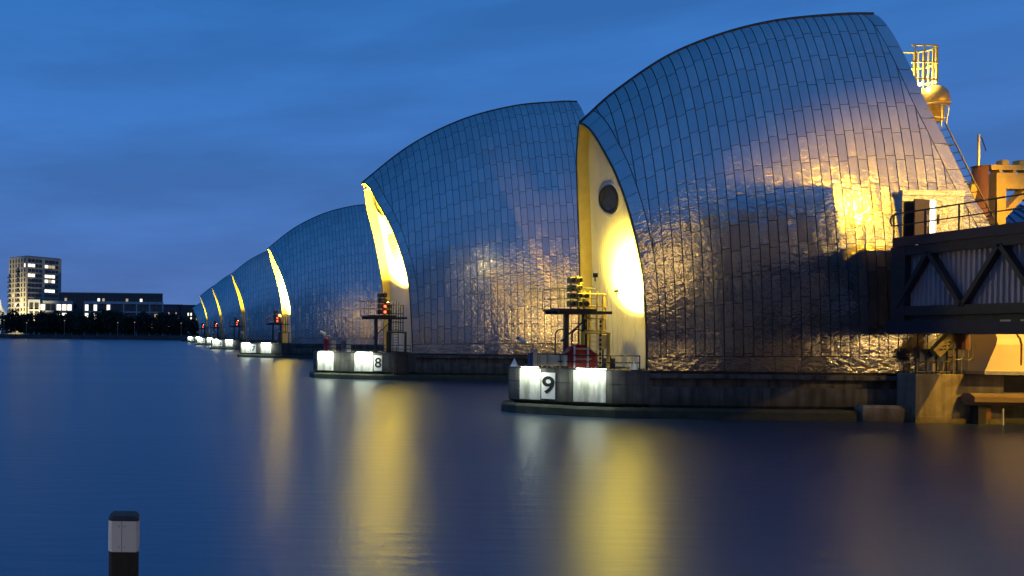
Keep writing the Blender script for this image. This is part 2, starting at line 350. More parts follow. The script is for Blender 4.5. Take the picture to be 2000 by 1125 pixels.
HOOD8 = Hood(5.6, 3.4, ridge8, front8, rear8, 4.43)

def hood_panels(H, colw, rows, strip=1.0, gap=.03, nx=2, nv=4, amp=.009):
    """list of panel grids on the near side, in local coordinates (axis at y = 0)"""
    out = []; v0 = H.v0; dv = (1 - v0) / rows; xa = min(H.xf(0), H.xf(1)) - .2; xb = max(H.xr(0), H.xr(1)) + .2
    rng = random.Random(5); c = 0; x = xa; gv = gap * .7 / 26
    def panel(lo, hi, va, vb, cx):
        """lo(v), hi(v): x limits"""
        ok = 0; pts = []; tl = [rng.uniform(-1, 1) * amp for _ in range(4)]
        for j in range(nv + 1):
            v = va + (vb - va) * j / nv; a, b = lo(v), hi(v)
            if b < a:
                if a > cx + gap + 1e-6: a = b
                else: b = a
            else: ok += 1
            row = []
            for i in range(nx + 1):
                t = i / nx; q = j / nv
                off = .02 + (tl[0] * (1 - t) + tl[1] * t) * (1 - q) + (tl[2] * (1 - t) + tl[3] * t) * q + .006 * math.sin(math.pi * t) * math.sin(math.pi * q)
                row.append(H.P(a + (b - a) * t, min(v, 1.0), off))
            pts.append(row)
        if ok >= 2: out.append((pts, rng.random()))
    while x < xb:
        x1 = x + colw; ph = (0 if c % 2 else .14) + rng.uniform(-.03, .03)
        k = -1
        while True:
            va = v0 + (k + ph) * dv; vb = va + dv; k += 1
            if va >= 1: break
            va2 = max(va, v0) + gv; vb2 = min(vb, 1.0) - gv
            if vb2 - va2 < .04 * dv: continue
            panel(lambda v: max(x + gap, H.xf(v) + strip + gap), lambda v: min(x1 - gap, H.xr(v) - strip - gap), va2, vb2, x)
        x = x1; c += 1
    sdv = dv * .95
    for k in range(int(math.ceil((1 - v0) / sdv))):
        va = v0 + k * sdv + gv; vb = min(1, v0 + (k + 1) * sdv) - gv
        if vb - va < .01: continue
        panel(lambda v: H.xf(v), lambda v: H.xf(v) + strip - gap, va, vb, -99)
        panel(lambda v: H.xr(v) - strip + gap, lambda v: H.xr(v), va, vb, -99)
    return out

def hood_shell(H, off, side, nX=40, nV=36, v0=0):
    rows = []
    for j in range(nV + 1):
        v = v0 + (1 - v0) * j / nV; a, b = H.xf(v), H.xr(v)
        rows.append([H.P(a + (b - a) * i / nX, v, off, side) for i in range(nX + 1)])
    return rows
def end_wall(H, recess, ribs, front=True, rib=.11):
    mb = MB(); nV = 28; rows = []
    for j in range(nV + 1):
        v = j / nV; X = (H.xf(v) + recess) if front else (H.xr(v) - recess)
        p = H.P(X, v, -.12); w = abs(p.y); row = []
        for i in range(ribs + 1):
            for k in range(4 if i < ribs else 1):
                y = -w + 2 * w * (i + k * .25) / ribs
                row.append((X + (rib if k in (1, 2) else 0) * (-1 if front else 1), y, p.z))
        rows.append(row)
    mb.grid(rows); return mb
def soffit(H, recess):
    mb = MB(); nV = 40
    for side in (-1, 1):
        rows = []
        for j in range(nV + 1):
            v = j / nV; a = H.xf(v)
            rows.append([H.P(a - .01, v, .03, side), H.P(a - .015, v, -.14, side), H.P(a + recess * .5, v, -.16, side), H.P(a + recess + .06, v, -.16, side)])
        mb.grid(rows)
    return mb

def shift(rows, dy): return [[Vector((p[0], p[1] + dy, p[2])) for p in r] for r in rows]
def shiftmb(mb, dy): mb.v = [(p[0], p[1] + dy, p[2]) for p in mb.v]; return mb

def proj_area(rows):
    a = 0
    c = [rows[0][0], rows[0][-1], rows[-1][-1], rows[-1][0]]; q = [pxof(*p) for p in c]
    for i in range(4): a += q[i][0] * q[(i + 1) % 4][1] - q[(i + 1) % 4][0] * q[i][1]
    vis = 1.0 if max(p[0] for p in q) < 2000 and min(p[0] for p in q) > 0 else .2
    return abs(a) / 2 * vis

# plan of a pier: near side first, counter-clockwise, y relative to the pier axis
PLAN9 = [(27.75, -.8), (28.1, -1.7), (30.9, -3.4), (33.5, -4.25), (36.2, -4.3), (36.2, 4.3), (33.5, 4.2), (31, 2.8), (29.2, 1.0), (28.2, 0)]
PLAN8 = [(22.0, -2.5), (22.15, -4.0), (26.5, -5.8), (30, -6.2), (34.3, -6.2), (34.3, 6.2), (30, 6.0), (27, 4.2), (24, 1.2), (22.6, -1.2)]
def pier_base(root, ax, plan, W, x_mid, x_end):
    pl = [(x, y + ax) for x, y in plan]
    MB().loft(pl, [(.72, -.45), (1.0, -.02), (2.33, 0), (2.34, -.025), (2.40, -.025), (2.41, 0), (3.40, 0), (3.45, -.05)]).build('bow_wall', M['concrete'], root)
    full = [(x, y + ax) for x, y in plan if x < x_mid] + []
    near = [p for p in plan if p[1] < 0 and p[0] <= x_mid + .5]; far = [p for p in plan if p[1] >= 0 and p[0] <= x_mid + .5]
    lp = [(x, y + ax) for x, y in near[:-1]] + [(x_end, -W - .2 + ax), (x_end, W + .2 + ax)] + [(x, y + ax) for x, y in far[1:]]
    MB().loft(lp, [(-3, .45), (.55, .45), (.72, .35), (.74, -.3)]).build('ledge', M['ledge'], root)
    def rect(o, x0=x_mid + .004): return [(x0, ax - W - o), (x_end, ax - W - o), (x_end, ax + W + o), (x0, ax + W + o)]
    MB().loft(rect(.05), [(.70, -.2), (.95, 0), (2.25, 0)]).build('side_wall', M['concrete'], root)
    MB().loft(rect(-.30), [(2.22, 0), (2.9, 0)]).build('recess_wall', M['concrete'], root)
    MB().loft(rect(.12), [(2.86, 0), (2.92, .04), (3.16, .04), (3.2, 0)]).build('coping', M['concrete'], root)
    MB().loft(rect(-.15), [(3.18, 0), (3.5, 0)]).build('hood_plinth', M['dark'], root)

RECESS9, RECESS8 = .95, 1.1
def dome_window(parent, H, ax, v, yfrac, rad, recess, ratio=1.0):
    """round window on the end wall"""
    X = H.xf(v) + recess; p = H.P(X, v); w = abs(p.y) * yfrac
    v2 = v + .02; q = H.P(H.xf(v2) + recess, v2)
    up = Vector((q.x - p.x, 0, q.z - p.z)).normalized(); sd = Vector((0, 1, 0)); nn = Vector((-up.z, 0, up.x)) if up.z > 0 else Vector((up.z, 0, -up.x))
    c = Vector((p.x, ax + w, p.z)) + nn * .10
    def ring(r0, r1, d0, d1, n=28):
        mb = MB(); rows = [[], [], []]
        for k in range(n + 1):
            a = 2 * math.pi * k / n; e = sd * math.cos(a) + up * math.sin(a)
            rows[0].append(c + e * r0 + nn * d0); rows[1].append(c + e * (r0 + r1) / 2 + nn * d1); rows[2].append(c + e * r1 + nn * d0)
        return mb.grid(rows)
    o = ring(rad * 1.1, rad * 1.4, -.05, .16).build('porthole_window', M['clad'], parent, smooth=True)
    ring(rad * .94, rad * 1.13, .0, .22).build('rim', M['dark'], o, smooth=True)
    mb = MB(); vs = [c + nn * .03] + [c + (sd * math.cos(2 * math.pi * k / 28) + up * math.sin(2 * math.pi * k / 28)) * rad * 1.02 + nn * .03 for k in range(28)]
    mb.add(vs, [(0, k + 1, (k + 1) % 28 + 1) for k in range(28)]); mb.build('pane', M['glass'], o)
    return o
def frame_on_wall(H, ax, v, y, recess):
    X = H.xf(v) + recess; p = H.P(X, v); q = H.P(H.xf(v + .02) + recess, v + .02)
    up = Vector((q.x - p.x, 0, q.z - p.z)).normalized(); nn = Vector((-up.z, 0, up.x))
    return Vector((p.x, ax + y, p.z)), up, nn

def build_hood(root, H, ax, colw, rows, n_single, recess, ribs, amp):
    sh = MB(); 
    for side in (-1, 1): sh.grid(shift(hood_shell(H, -.02 if side < 0 else .0, side), ax))
    hood = sh.build('hood', M['seam'], root, smooth=True)
    pans = hood_panels(H, colw, rows, amp=amp)
    pans = [(shift(p, ax), r) for p, r in pans]
    if n_single:
        pans.sort(key=lambda t: -proj_area(t[0]))
        for p, r in pans[:n_single]:
            MB().grid(p, r).build('panel', M['steel'], hood, smooth=True)
    mb = MB()
    for p, r in pans[n_single:]: mb.grid(p, r)
    mb.grid(shift(hood_shell(H, .03, 1, v0=H.v0), ax), .5)
    mb.build('panel_sheet', M['steel'], hood, smooth=True, kind='stuff')
    # skirt below the lowest row
    x = H.xf(0) + .02; sk = 0
    while x < H.xr(0) - .3:
        x1 = min(x + 1.85, H.xr(0)); b = MB(); za, zc = H.P(x, H.v0).z - .03, H.P(x1, H.v0).z - .03; xa_, xb_, ya, yb = x + .015, x1 - .015, ax - H.W - .07, ax - H.W - .02
        b.add([(xa_, ya, 3.42), (xb_, ya, 3.42), (xa_, yb, 3.42), (xb_, yb, 3.42), (xa_, ya, za), (xb_, ya, zc), (xa_, yb, za), (xb_, yb, zc)],
              [(0, 2, 3, 1), (4, 5, 7, 6), (0, 1, 5, 4), (2, 6, 7, 3), (0, 4, 6, 2), (1, 3, 7, 5)], random.random())
        b.build('skirt_panel', M['steel'], hood); x = x1
    MB().box(H.xf(0), H.xr(0), ax + H.W, ax + H.W + .05, 3.42, 4.4).build('far_skirt', M['steel'], hood)
    xs = [H.xf(1) + (H.xr(1) - H.xf(1)) * i / 50 for i in range(51)]
    MB().tube([H.P(X, 1, .05) + Vector((0, ax, 0)) for X in xs], .10, 6).build('ridge_cap', M['trim'], hood, smooth=True)
    # front and rear edges
    mb = MB()
    for side in (-1, 1):
        mb.tube([H.P(H.xf(i / 40), i / 40, .02, side) + Vector((0, ax, 0)) for i in range(41)], .07, 6)
    mb.build('front_edge', M['trim'], hood, smooth=True)
    shiftmb(soffit(H, recess), ax).build('soffit', M['soffit'], root)
    fw = shiftmb(end_wall(H, recess, ribs), ax).build('end_wall', M['clad'], root)
    shiftmb(end_wall(H, .5, 8, False), ax).build('rear_wall', M['clad'], root)
    return hood, fw

def text_mesh(ch, size, name='digit'):
    cu = bpy.data.curves.new('t', 'FONT'); cu.body = ch; cu.size = size; cu.align_x = 'CENTER'; cu.align_y = 'CENTER'; cu.offset = .019 * size; cu.extrude = .01
    o = bpy.data.objects.new('t', cu); COL.objects.link(o); bpy.context.view_layer.update()
    me = bpy.data.meshes.new_from_object(o.evaluated_get(bpy.context.evaluated_depsgraph_get())); bpy.data.objects.remove(o)
    me.name = name; me.materials.clear(); me.materials.append(M['digit']); return me

def wall_frame(p, q, t):
    """point at fraction t along plan edge p-q and its outward normal angle"""
    p = Vector(p); q = Vector(q); d = (q - p).normalized(); return p + (q - p) * t, d, Vector((d.y, -d.x))
def wall_box(mb, p, q, t0, t1, z0, z1, d0, d1):
    a, d, n = wall_frame(p, q, t0); b, _, _ = wall_frame(p, q, t1)
    vs = [(c.x + n.x * o, c.y + n.y * o, z) for z in (z0, z1) for o in (d0, d1) for c in (a, b)]
    return mb.add(vs, [(0, 2, 3, 1), (4, 5, 7, 6), (0, 1, 5, 4), (2, 6, 7, 3), (0, 4, 6, 2), (1, 3, 7, 5)])
NUM = {9: 'nine', 8: 'eight', 7: 'seven', 6: 'six', 5: 'five', 4: 'four'}
PIERS = [(9, 56.0), (8, 98.0), (7, 176.0), (6, 254.0), (5, 332.0), (4, 410.0)]
WHITE = (.90, 1.0, .80)
def pier_lights(num, ax, plan, specs, power):
    """specs: (edge index, t0, t1, plaque t0, plaque t1 or None)"""
    for e, t0, t1, pl in specs:
        p = (plan[e][0], plan[e][1] + ax); q = (plan[e + 1][0], plan[e + 1][1] + ax)
        c, d, n = wall_frame(p, q, (t0 + t1) / 2); wid = (Vector(q) - Vector(p)).length * (t1 - t0)
        which = 'bow' if e == 1 else 'side'
        r = empty('wall_floodlight', (c.x, c.y, 3.45), 'white floodlight bar washing the %s wall of pier number %s' % (which, NUM[num]), 'floodlight', 'floodlights on the pier walls')
        mb = MB(); wall_box(mb, p, q, t0, t1, 1.05, 3.36, .006, .03); mb.build('lit_patch_panel', M['board'], r)  # pale panel carries the wash of light on the concrete
        mb = MB(); wall_box(mb, p, q, t0 + .02, t1 - .02, 3.50, 3.60, .35, .5); mb.build('lamp_housing', M['dark'], r)
        mb = MB(); wall_box(mb, p, q, t0 + .04, t1 - .04, 3.475, 3.498, .37, .48); mb.build('lamp_tube', M['lamp_wh'], r)
        mb = MB()
        for t in (t0 + .1 * (t1 - t0), t1 - .1 * (t1 - t0)): wall_box(mb, p, q, t - .012, t + .012, 3.40, 3.53, -.1, .36)
        mb.build('bracket', M['dark'], r)
        lc = Vector((c.x + n.x * .75, c.y + n.y * .75, 3.44)); area(r, lc, (c.x + n.x * .0, c.y + n.y * .0, 1.6), wid * .9, .12, power, WHITE)
        if pl:
            b = empty('number_board', (c.x, c.y, 1.2), 'white board with a black figure %s on the bow of its pier' % NUM[num], 'sign', 'pier number boards')
            mb = MB(); wall_box(mb, p, q, pl[0], pl[1], 1.15, 3.1, .035, .075); mb.build('board', M['white'], b)
            cc, d, n = wall_frame(p, q, (pl[0] + pl[1]) / 2)
            o = inst('digit', text_mesh(str(num), 1.75), b, (cc.x + n.x * .085 - c.x, cc.y + n.y * .085 - c.y, 2.12 - 1.2), (R(90), 0, math.atan2(d.y, d.x)))

# ------------------------------------------------------------------ the piers
def make_pier(num, ax, H, plan, colw, rows, singles, recess, ribs, amp, label):
    root = empty('barrier_pier', (plan[0][0] + 10, ax, 0), label, 'barrier pier', 'barrier piers in a row across the river')
    xm = plan[4][0]
    pier_base(root, ax, plan, H.W, xm, H.xr(0) + 2)
    hood, wall = build_hood(root, H, ax, colw, rows, singles, recess, ribs, amp)
    return root, hood, wall
p9, hood9, wall9 = make_pier(9, 56, HOOD9, PLAN9, .70, 13, 299, RECESS9, 26, .0045, 'smaller steel-shelled barrier pier numbered nine beside the footbridge')
p8, hood8, wall8 = make_pier(8, 98, HOOD8, PLAN8, .86, 15, 299, RECESS8, 30, .0045, 'large steel-shelled barrier pier numbered eight')
dome_window(wall9, HOOD9, 56, .605, .05, 1.0, RECESS9)
dome_window(wall8, HOOD8, 98, .80, .10, 1.6, RECESS8)
# louvre on the end wall of pier 8
c, up, nn = frame_on_wall(HOOD8, 98, .52, 0.4, RECESS8)
lv = MB(); lv.beam(c - up * 1.7 + nn * .08, c + up * 1.7 + nn * .08, .05, 2.6, up=(0, 1, 0)); lvo = lv.build('louvre', M['dark'], wall8)
for k in range(9):
    q = c + up * (-1.6 + k * .4) + nn * .14
    MB().beam(q + Vector((0, -1.25, 0)), q + Vector((0, 1.25, 0)), .12, .2).build('louvre_blade', M['cream'], lvo)
p7, hood7, wall7 = make_pier(7, 176, HOOD8, PLAN8, .86, 15, 0, RECESS8, 20, .0045, 'large steel-shelled barrier pier numbered seven')
for num, ax in PIERS[3:]:
    o = copy_tree(p7); o.location.y = ax; o['label'] = 'large steel-shelled barrier pier numbered %s' % NUM[num]
o = copy_tree(p7); o.location.y = 470; o.location.x -= .6; o.scale = (1, .8, .82); o['label'] = 'farthest barrier pier, half hidden behind the pier numbered four'

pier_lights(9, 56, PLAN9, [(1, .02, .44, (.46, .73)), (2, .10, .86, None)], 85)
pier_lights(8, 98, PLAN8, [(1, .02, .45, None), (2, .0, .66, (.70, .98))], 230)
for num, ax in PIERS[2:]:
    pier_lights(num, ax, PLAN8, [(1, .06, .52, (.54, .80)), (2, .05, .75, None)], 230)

# end wall door of pier 9
MB().box(36.55, 36.66, 52.75, 53.75, 3.5, 6.3).build('door', M['clad'], wall9)

# ------------------------------------------------------------------ signal gantries
def railing(mb, pts, z0, h, r=.035, step=1.5, mids=(.5,)):
    pts = [Vector((p[0], p[1], z0)) for p in pts]
    for f in (1.0,) + tuple(mids): mb.tube([p + Vector((0, 0, h * f)) for p in pts], r, 5)
    for a, b in zip(pts[:-1], pts[1:]):
        n = max(1, round((b - a).length / step))
        for i in range(n + 1):
            p = a + (b - a) * i / n; mb.tube([p, p + Vector((0, 0, h))], r, 5)
    return mb
def gantry(name, x0, x1, y0, y1, zp, s, label, yellow, red, group, q=1.0):
    root = empty(name, ((x0 + x1) / 2, (y0 + y1) / 2, 3.45), label, 'signal gantry', group)
    pm = M['yellow'] if yellow else M['dark']; cx = (x0 + x1) / 2; cy = (y0 + y1) / 2
    MB().box(x0, x1, y0, y1, zp - .16 * s, zp).build('platform', M['dark'], root)
    for k in range(3):
        y = y0 + (y1 - y0) * (.1 + .4 * k); MB().box(x0 + .1, x1 + 1.2 * s, y - .08, y + .08, zp - .38 * s, zp - .16 * s).build('joist', M['dark'], root)
    for px_ in (x0 + (x1 - x0) * .42, x1 - .25):
        MB().bev(px_ - .15 * s, px_ + .15 * s, cy - .15 * s, cy + .15 * s, 3.4, zp - .38 * s).build('post', M['dark'], root)
    MB().beam((x1, cy, zp - .6), (x1 - 2.0 * s, cy, zp - 2.4 * s), .1, .1).build('brace', M['dark'], root)
    railing(MB(), [(x1, y0), (x0, y0), (x0, y1), (x1, y1)], zp, 1.5 * s, .03 * s, 1.2 * s).build('guard_rail', M['rust'] if not yellow else M['dark'], root)
    # stacked signal heads
    k = 0
    for sx in (0, 1, 2):
        for sz in range(4 if sx < 2 else 2):
            bx = x0 + (x1 - x0) * .5 + (sx - .2) * .68 * s * q; bz = zp + .15 + sz * .78 * s * q
            hd = MB().bev(bx - .3 * s * q, bx + .3 * s * q, y0 + .55, y0 + .55 + .5 * s * q, bz, bz + .62 * s * q, .05).build('signal_head', pm, root)
            MB().lathe((bx, y0 + .55, bz + .31 * s * q), [(.22 * s * q, -.01), (.24 * s * q, .14), (.21 * s * q, .14), (.20 * s * q, .02)], 12, 'Y').build('hood_ring', M['dark'], hd)
            lit = red and (sz < 2 and sx == 1)
            MB().lathe((bx, y0 + .55, bz + .31 * s * q), [(.19 * s * q, 0), (.15 * s * q, .04), (.05 * s * q, .05)], 10, 'Y').build('lens', M['lens_red'] if lit else M['lens_dim'], hd)
        bx = x0 + (x1 - x0) * .5 + (sx - .2) * .68 * s * q
        MB().tube([(bx, y0 + .75, zp), (bx, y0 + .75, zp + (3.3 if sx < 2 else 1.9) * s * q)], .06 * s, 6).build('signal_pole', pm, root)
    # caged ladder from the platform to the deck
    lx = x1 + .42 * s
    lad = MB()
    for dx in (-.28 * s, .28 * s): lad.tube([(lx + dx, cy, 3.45), (lx + dx, cy, zp + 1.4 * s)], .045, 6)
    z = 3.7
    while z < zp + .2: lad.tube([(lx - .28 * s, cy, z), (lx + .28 * s, cy, z)], .03, 5); z += .35
    lo = lad.build('ladder', M['yellow'] if yellow else M['dark'], root)
    cg = MB()
    for k in range(4):
        z = zp - 1.6 * s + k * .9 * s
        cg.tube([(lx + .75 * s * math.cos(a), cy - .75 * s * math.sin(a), z) for a in [math.pi * i / 10 for i in range(11)]], .065, 5)
    for a in [math.pi * i / 5 for i in range(6)]:
        cg.tube([(lx + .75 * s * math.cos(a), cy - .75 * s * math.sin(a), zp - 1.6 * s), (lx + .75 * s * math.cos(a), cy - .75 * s * math.sin(a), zp + 1.1 * s)], .055, 5)
    cg.build('safety_cage', M['yellow'] if yellow else M['dark'], lo)
    # portal frame below the cage
    pf = MB(); z = zp - 1.75 * s
    pf.tube([(lx - .95 * s, cy - .3, 3.45), (lx - .95 * s, cy - .3, z), (lx + .95 * s, cy - .3, z), (lx + .95 * s, cy - .3, 3.45)], .14 * s, 8)
    pf.build('portal_frame', M['yellow'] if yellow else M['dark'], root)
    return root
g9 = gantry('signal_gantry', 30.1, 32.9, 52.6, 54.8, 7.85, 1.0, 'signal gantry with yellow painted caged ladder on the pier numbered nine', True, False, 'signal gantries on the piers', .75)
g8 = gantry('signal_gantry', 28.4, 32.0, 92.6, 96.0, 8.3, 1.25, 'dark signal gantry with red signal lamps on the pier numbered eight', False, True, 'signal gantries on the piers', .75)
for num, ax in PIERS[2:]:
    o = copy_tree(g8); o.location.y += ax - 98; o['label'] = 'dark signal gantry on the pier numbered %s' % NUM[num]

# floodlights on the hood ends
def hood_flood(ax, H, recess, loc, target, power, label, angle=100, blend=.8, size=1.0):
    r = empty('hood_floodlight', (loc[0], loc[1], loc[2]), label, 'floodlight', 'sodium floodlights lighting the hood ends')
    d = (Vector(target) - Vector(loc)).normalized(); c = Vector(loc) - d * .3
    MB().beam(c - d * .22 * size, c + d * .1, .5 * size, .4 * size).build('lamp_housing', M['dark'], r)
    MB().beam(c + d * .1, c + d * .13, .44 * size, .34 * size).build('lamp_glass', M['lamp_na'], r)
    MB().tube([c, c - Vector((0, 0, .45))], .05, 6).build('bracket', M['dark'], r)
    if angle: spot(r, loc, target, power, NA, angle, blend)
    else: point(r, loc, power, NA, .12)
    return r
hood_flood(56, HOOD9, RECESS9, (34.9, 53.1, 9.3), (36.8, 53.35, 9.9), 130000, 'sodium floodlight on pier nine ladder cage aimed at the end wall', 122, 1.0, size=.5)
hood_flood(56, HOOD9, RECESS9, (32.9, 52.9, 10.5), (34.0, 55, 12), 1300, 'sodium floodlight above the signals of pier nine', 0, size=.6)
hood_flood(98, HOOD8, RECESS8, (31.4, 94.6, 10.2), (31.9, 97.6, 21), 230000, 'sodium floodlight above the gantry of pier eight aimed up the end wall', 110)
hood_flood(98, HOOD8, RECESS8, (29.3, 96.9, 25.3), (30.5, 97.6, 24), 900, 'small bright floodlight at the hood tip of pier eight', 0, size=.8)
hood_flood(176, HOOD8, RECESS8, (31.8, 172.4, 9.4), (32.2, 175.6, 17), 420000, 'sodium floodlight above the gantry of pier seven aimed up the end wall', 120)
for (num, ax), pw in zip(PIERS[3:], (30000, 26000, 26000)):
    hood_flood(ax, HOOD8, RECESS8, (31.2, ax - 3.4, 10.2), (31.9, ax - .4, 21), pw, 'sodium floodlight above the gantry of pier %s aimed up the end wall' % NUM[num], 110)

# ------------------------------------------------------------------ things on the pier decks
def inset(plan, ax, i, t, d):
    p = Vector(plan[i]); q = Vector(plan[i + 1]); c = p + (q - p) * t; e = (q - p).normalized(); n = Vector((e.y, -e.x)); return (c.x - n.x * d, c.y - n.y * d + ax)
def deck_rail(num, ax, plan, t_end, h=1.0):
    pts = [inset(plan, ax, 1, .25, .35), inset(plan, ax, 2, .0, .3), inset(plan, ax, 3, .02, .3), inset(plan, ax, 3, t_end, .3)]
    r = empty('deck_railing', (pts[0][0], pts[0][1], 3.45), 'low tubular railing along the deck edge of pier number %s' % NUM[num], 'railing', 'railings on the pier decks')
    pv = [Vector((p[0], p[1], 3.45)) for p in pts]
    for f, nm in ((h, 'top_rail'), (h * .5, 'middle_rail')):
        MB().tube([p + Vector((0, 0, f)) for p in pv], .045, 6).build(nm, M['dark'], r)
    for a, b in zip(pv[:-1], pv[1:]):
        n = max(1, round((b - a).length / 1.9))
        for i in range(n): 
            p = a + (b - a) * i / n; MB().tube([p, p + Vector((0, 0, h))], .04, 6).build('post', M['dark'], r)
    MB().tube([pv[-1], pv[-1] + Vector((0, 0, h))], .04, 6).build('post', M['dark'], r)
    return r
deck_rail(9, 56, PLAN9, .8)
deck_rail(8, 98, PLAN8, .85)
for num, ax in PIERS[2:]:
    deck_rail(num, ax, PLAN8, .85)

def cctv(x, y, z, h, label, s=1.0):
    r = empty('cctv_camera', (x, y, z), label, 'security camera', 'cameras on the pier decks')
    MB().tube([(x, y, z), (x, y, z + h)], .06 * s, 8).build('post', M['galv'], r)
    MB().tube([(x, y, z + h), (x - .75 * s, y, z + h)], .045 * s, 6).build('arm', M['galv'], r)
    b = MB(); b.tube([(x - 1.15 * s, y - .12, z + h + .42 * s), (x - .55 * s, y + .1, z + h + .18 * s)], .17 * s, 10); b.build('camera_body', M['white'], r)
    MB().tube([(x - 1.2 * s, y - .14, z + h + .44 * s), (x - 1.14 * s, y - .118, z + h + .415 * s)], .13 * s, 10).build('lens', M['glass'], r)
    MB().tube([(x - .85 * s, y, z + h), (x - .85 * s, y, z + h + .28 * s)], .04 * s, 6).build('bracket', M['dark'], r)
    return r
cctv(28.95, 54.0, 3.45, 1.75, 'white security camera on a short post on the deck of pier nine', 1.0)
cctv(24.0, 94.6, 3.45, 2.1, 'white security camera beside the red hydrant on pier eight', 1.25)

# red lifebuoy-like float in its rack on pier nine
r = empty('rescue_float', (32.0, 53.3, 3.45), 'dark red padded float in a rack behind the railing of pier nine', 'float')
prof = [(-1.2, 0), (-1.25, 1.0), (-.95, 1.2), (-.75, 1.5), (-.35, 1.72), (.25, 1.72), (.6, 1.5), (.85, 1.22), (1.2, 1.05), (1.2, 0)]
mb = MB(); n = len(prof)
for o, yy in ((0, 0), (0, 0)): pass
lay = [(53.05, .86), (52.95, 1.0), (53.45, 1.0), (53.55, .86)]
vs = [(32.0 + x * k, yy, 3.5 + z * k) for yy, k in lay for x, z in prof]
fs = [tuple(range(n)), tuple(3 * n + i for i in range(n - 1, -1, -1))] + [(l * n + (i + 1) % n, l * n + i, (l + 1) * n + i, (l + 1) * n + (i + 1) % n) for l in range(3) for i in range(n)]
mb.add(vs, fs).build('float_body', M['red'], r)
for dx in (-.55, .45):
    MB().box(32 + dx - .05, 32 + dx + .05, 52.88, 52.94, 3.5, 5.1).build('strap', M['white'], r)
for dz in (.6, 1.35):
    MB().box(31.4, 32.7, 52.90, 52.945, 3.5 + dz, 3.62 + dz).build('crossbar', M['galv'], r)
# arched hoops behind the float
for k, (hx, hy) in enumerate(((31.05, 53.9), (32.3, 53.9))):
    o = MB().tube([(hx - .45, hy, 3.45), (hx - .45, hy, 5.9)] + [(hx - .45 * math.cos(a), hy, 5.9 + .45 * math.sin(a)) for a in [math.pi * i / 8 for i in range(1, 8)]] + [(hx + .45, hy, 5.9), (hx + .45, hy, 3.45)], .05, 6).build('ladder_hoop', M['dark'])
    tag(o, ('dark arched handhold rising above the bow-side end of the red float', 'dark arched handhold close to the ladder, behind the red float')[k], 'handrail', 'arched handholds on pier nine')
# cream equipment boxes, cabinet and striped pole on pier nine
for k, (x0, x1) in enumerate(((29.25, 29.75), (29.85, 30.6), (30.68, 31.1))):
    b = MB(); y = 53.65 - (x0 - 29.25) * .35
    o = empty('equipment_box', ((x0 + x1) / 2, y, 3.45), ('small cream equipment box next to the camera post of pier nine', 'widest cream equipment box in the row of three on pier nine', 'cream equipment box next to the red float on pier nine')[k], 'equipment box', 'cream boxes on pier nine')
    MB().bev(x0, x1, y - .2, y + .2, 3.62, 4.42, .03).build('casing', M['cream'], o)
    for xx in (x0 + .06, x1 - .06): MB().box(xx - .03, xx + .03, y - .1, y + .1, 3.45, 3.63).build('foot', M['dark'], o)
    MB().box(x0 + .05, x1 - .05, y - .225, y - .2, 3.7, 4.34).build('lid', M['cream'], o)
o = empty('camera_plinth', (28.95, 53.95, 3.45), 'pale post box with blue side under the camera of pier nine', 'post box')
MB().bev(28.78, 29.12, 53.6, 53.95, 3.45, 4.65, .03).build('casing', M['cream'], o)
MB().box(28.55, 28.77, 53.6, 53.9, 3.45, 4.6).build('side_cabinet', M['blue'], o)
MB().box(28.72, 29.18, 53.55, 54.0, 4.66, 4.74).build('cap', M['galv'], o)
sp_ = empty('striped_pole', (33.55, 53.2, 3.45), 'black and yellow striped pole at the foot of the ladder cage', 'pole')
for k in range(22):
    MB().tube([(33.55, 53.2, 3.45 + k * .17), (33.55, 53.2, 3.45 + (k + 1) * .17)], .075, 8).build('band', M['yellow'] if k % 2 else M['black'], sp_)
o = empty('control_cabinet', (34.25, 54.0, 3.45), 'grey cabinet on a stand between the portal frame posts of pier nine', 'cabinet')
MB().bev(33.95, 34.55, 53.8, 54.1, 4.9, 6.0, .03).build('casing', M['galv'], o)
MB().tube([(34.25, 54.0, 3.45), (34.25, 54.0, 4.92)], .06, 6).build('stand', M['dark'], o)
MB().box(34.4, 35.0, 53.7, 54.2, 3.45, 4.2).build('louvred_base', M['dark'], o)
# cone marks
def cone_mark(x, y, label):
    o = empty('cone_mark', (x, y, 3.45), label, 'marker', 'white cone marks on the pier edges')
    MB().lathe((x, y, 3.45), [(.30, 0), (.30, .04), (.015, .62)], 4).build('cone', M['white'], o)
    MB().box(x - .34, x + .34, y - .34, y + .34, 3.40, 3.455).build('base_plate', M['dark'], o)
cone_mark(28.15, 55.1, 'white pyramid mark at the bow tip of pier nine')
cone_mark(35.2, 51.95, 'white pyramid mark below the end door of pier nine')
# pier eight: red hydrant, cream and blue bins
o = empty('red_hydrant', (23.4, 94.3, 3.45), 'slim red hydrant post on the deck of pier eight', 'hydrant')
MB().lathe((23.4, 94.3, 3.45), [(.36, 0), (.36, .1), (.3, .12), (.3, 1.5), (.33, 1.52), (.33, 1.65), (.2, 1.85), (.05, 1.92)], 12).build('barrel', M['red'], o, smooth=True)
MB().tube([(23.0, 94.3, 4.6), (23.8, 94.3, 4.6)], .1, 8).build('outlet', M['red'], o)
for x, m_, lb in ((24.3, 'cream', 'cream equipment box beside the red hydrant on pier eight'), (25.6, 'blue', 'blue cabinet on the deck of pier eight'), (26.25, 'cream', 'cream panel standing beside the blue cabinet on pier eight')):
    o = empty('deck_cabinet', (x, 94, 3.45), lb, 'cabinet', 'cabinets on pier eight')
    MB().bev(x - .27, x + .27, 93.8, 94.2, 3.5, 4.95, .03).build('casing', M[m_], o)
    MB().box(x - .3, x + .3, 93.77, 94.23, 4.951, 5.0).build('lid', M['galv'], o)
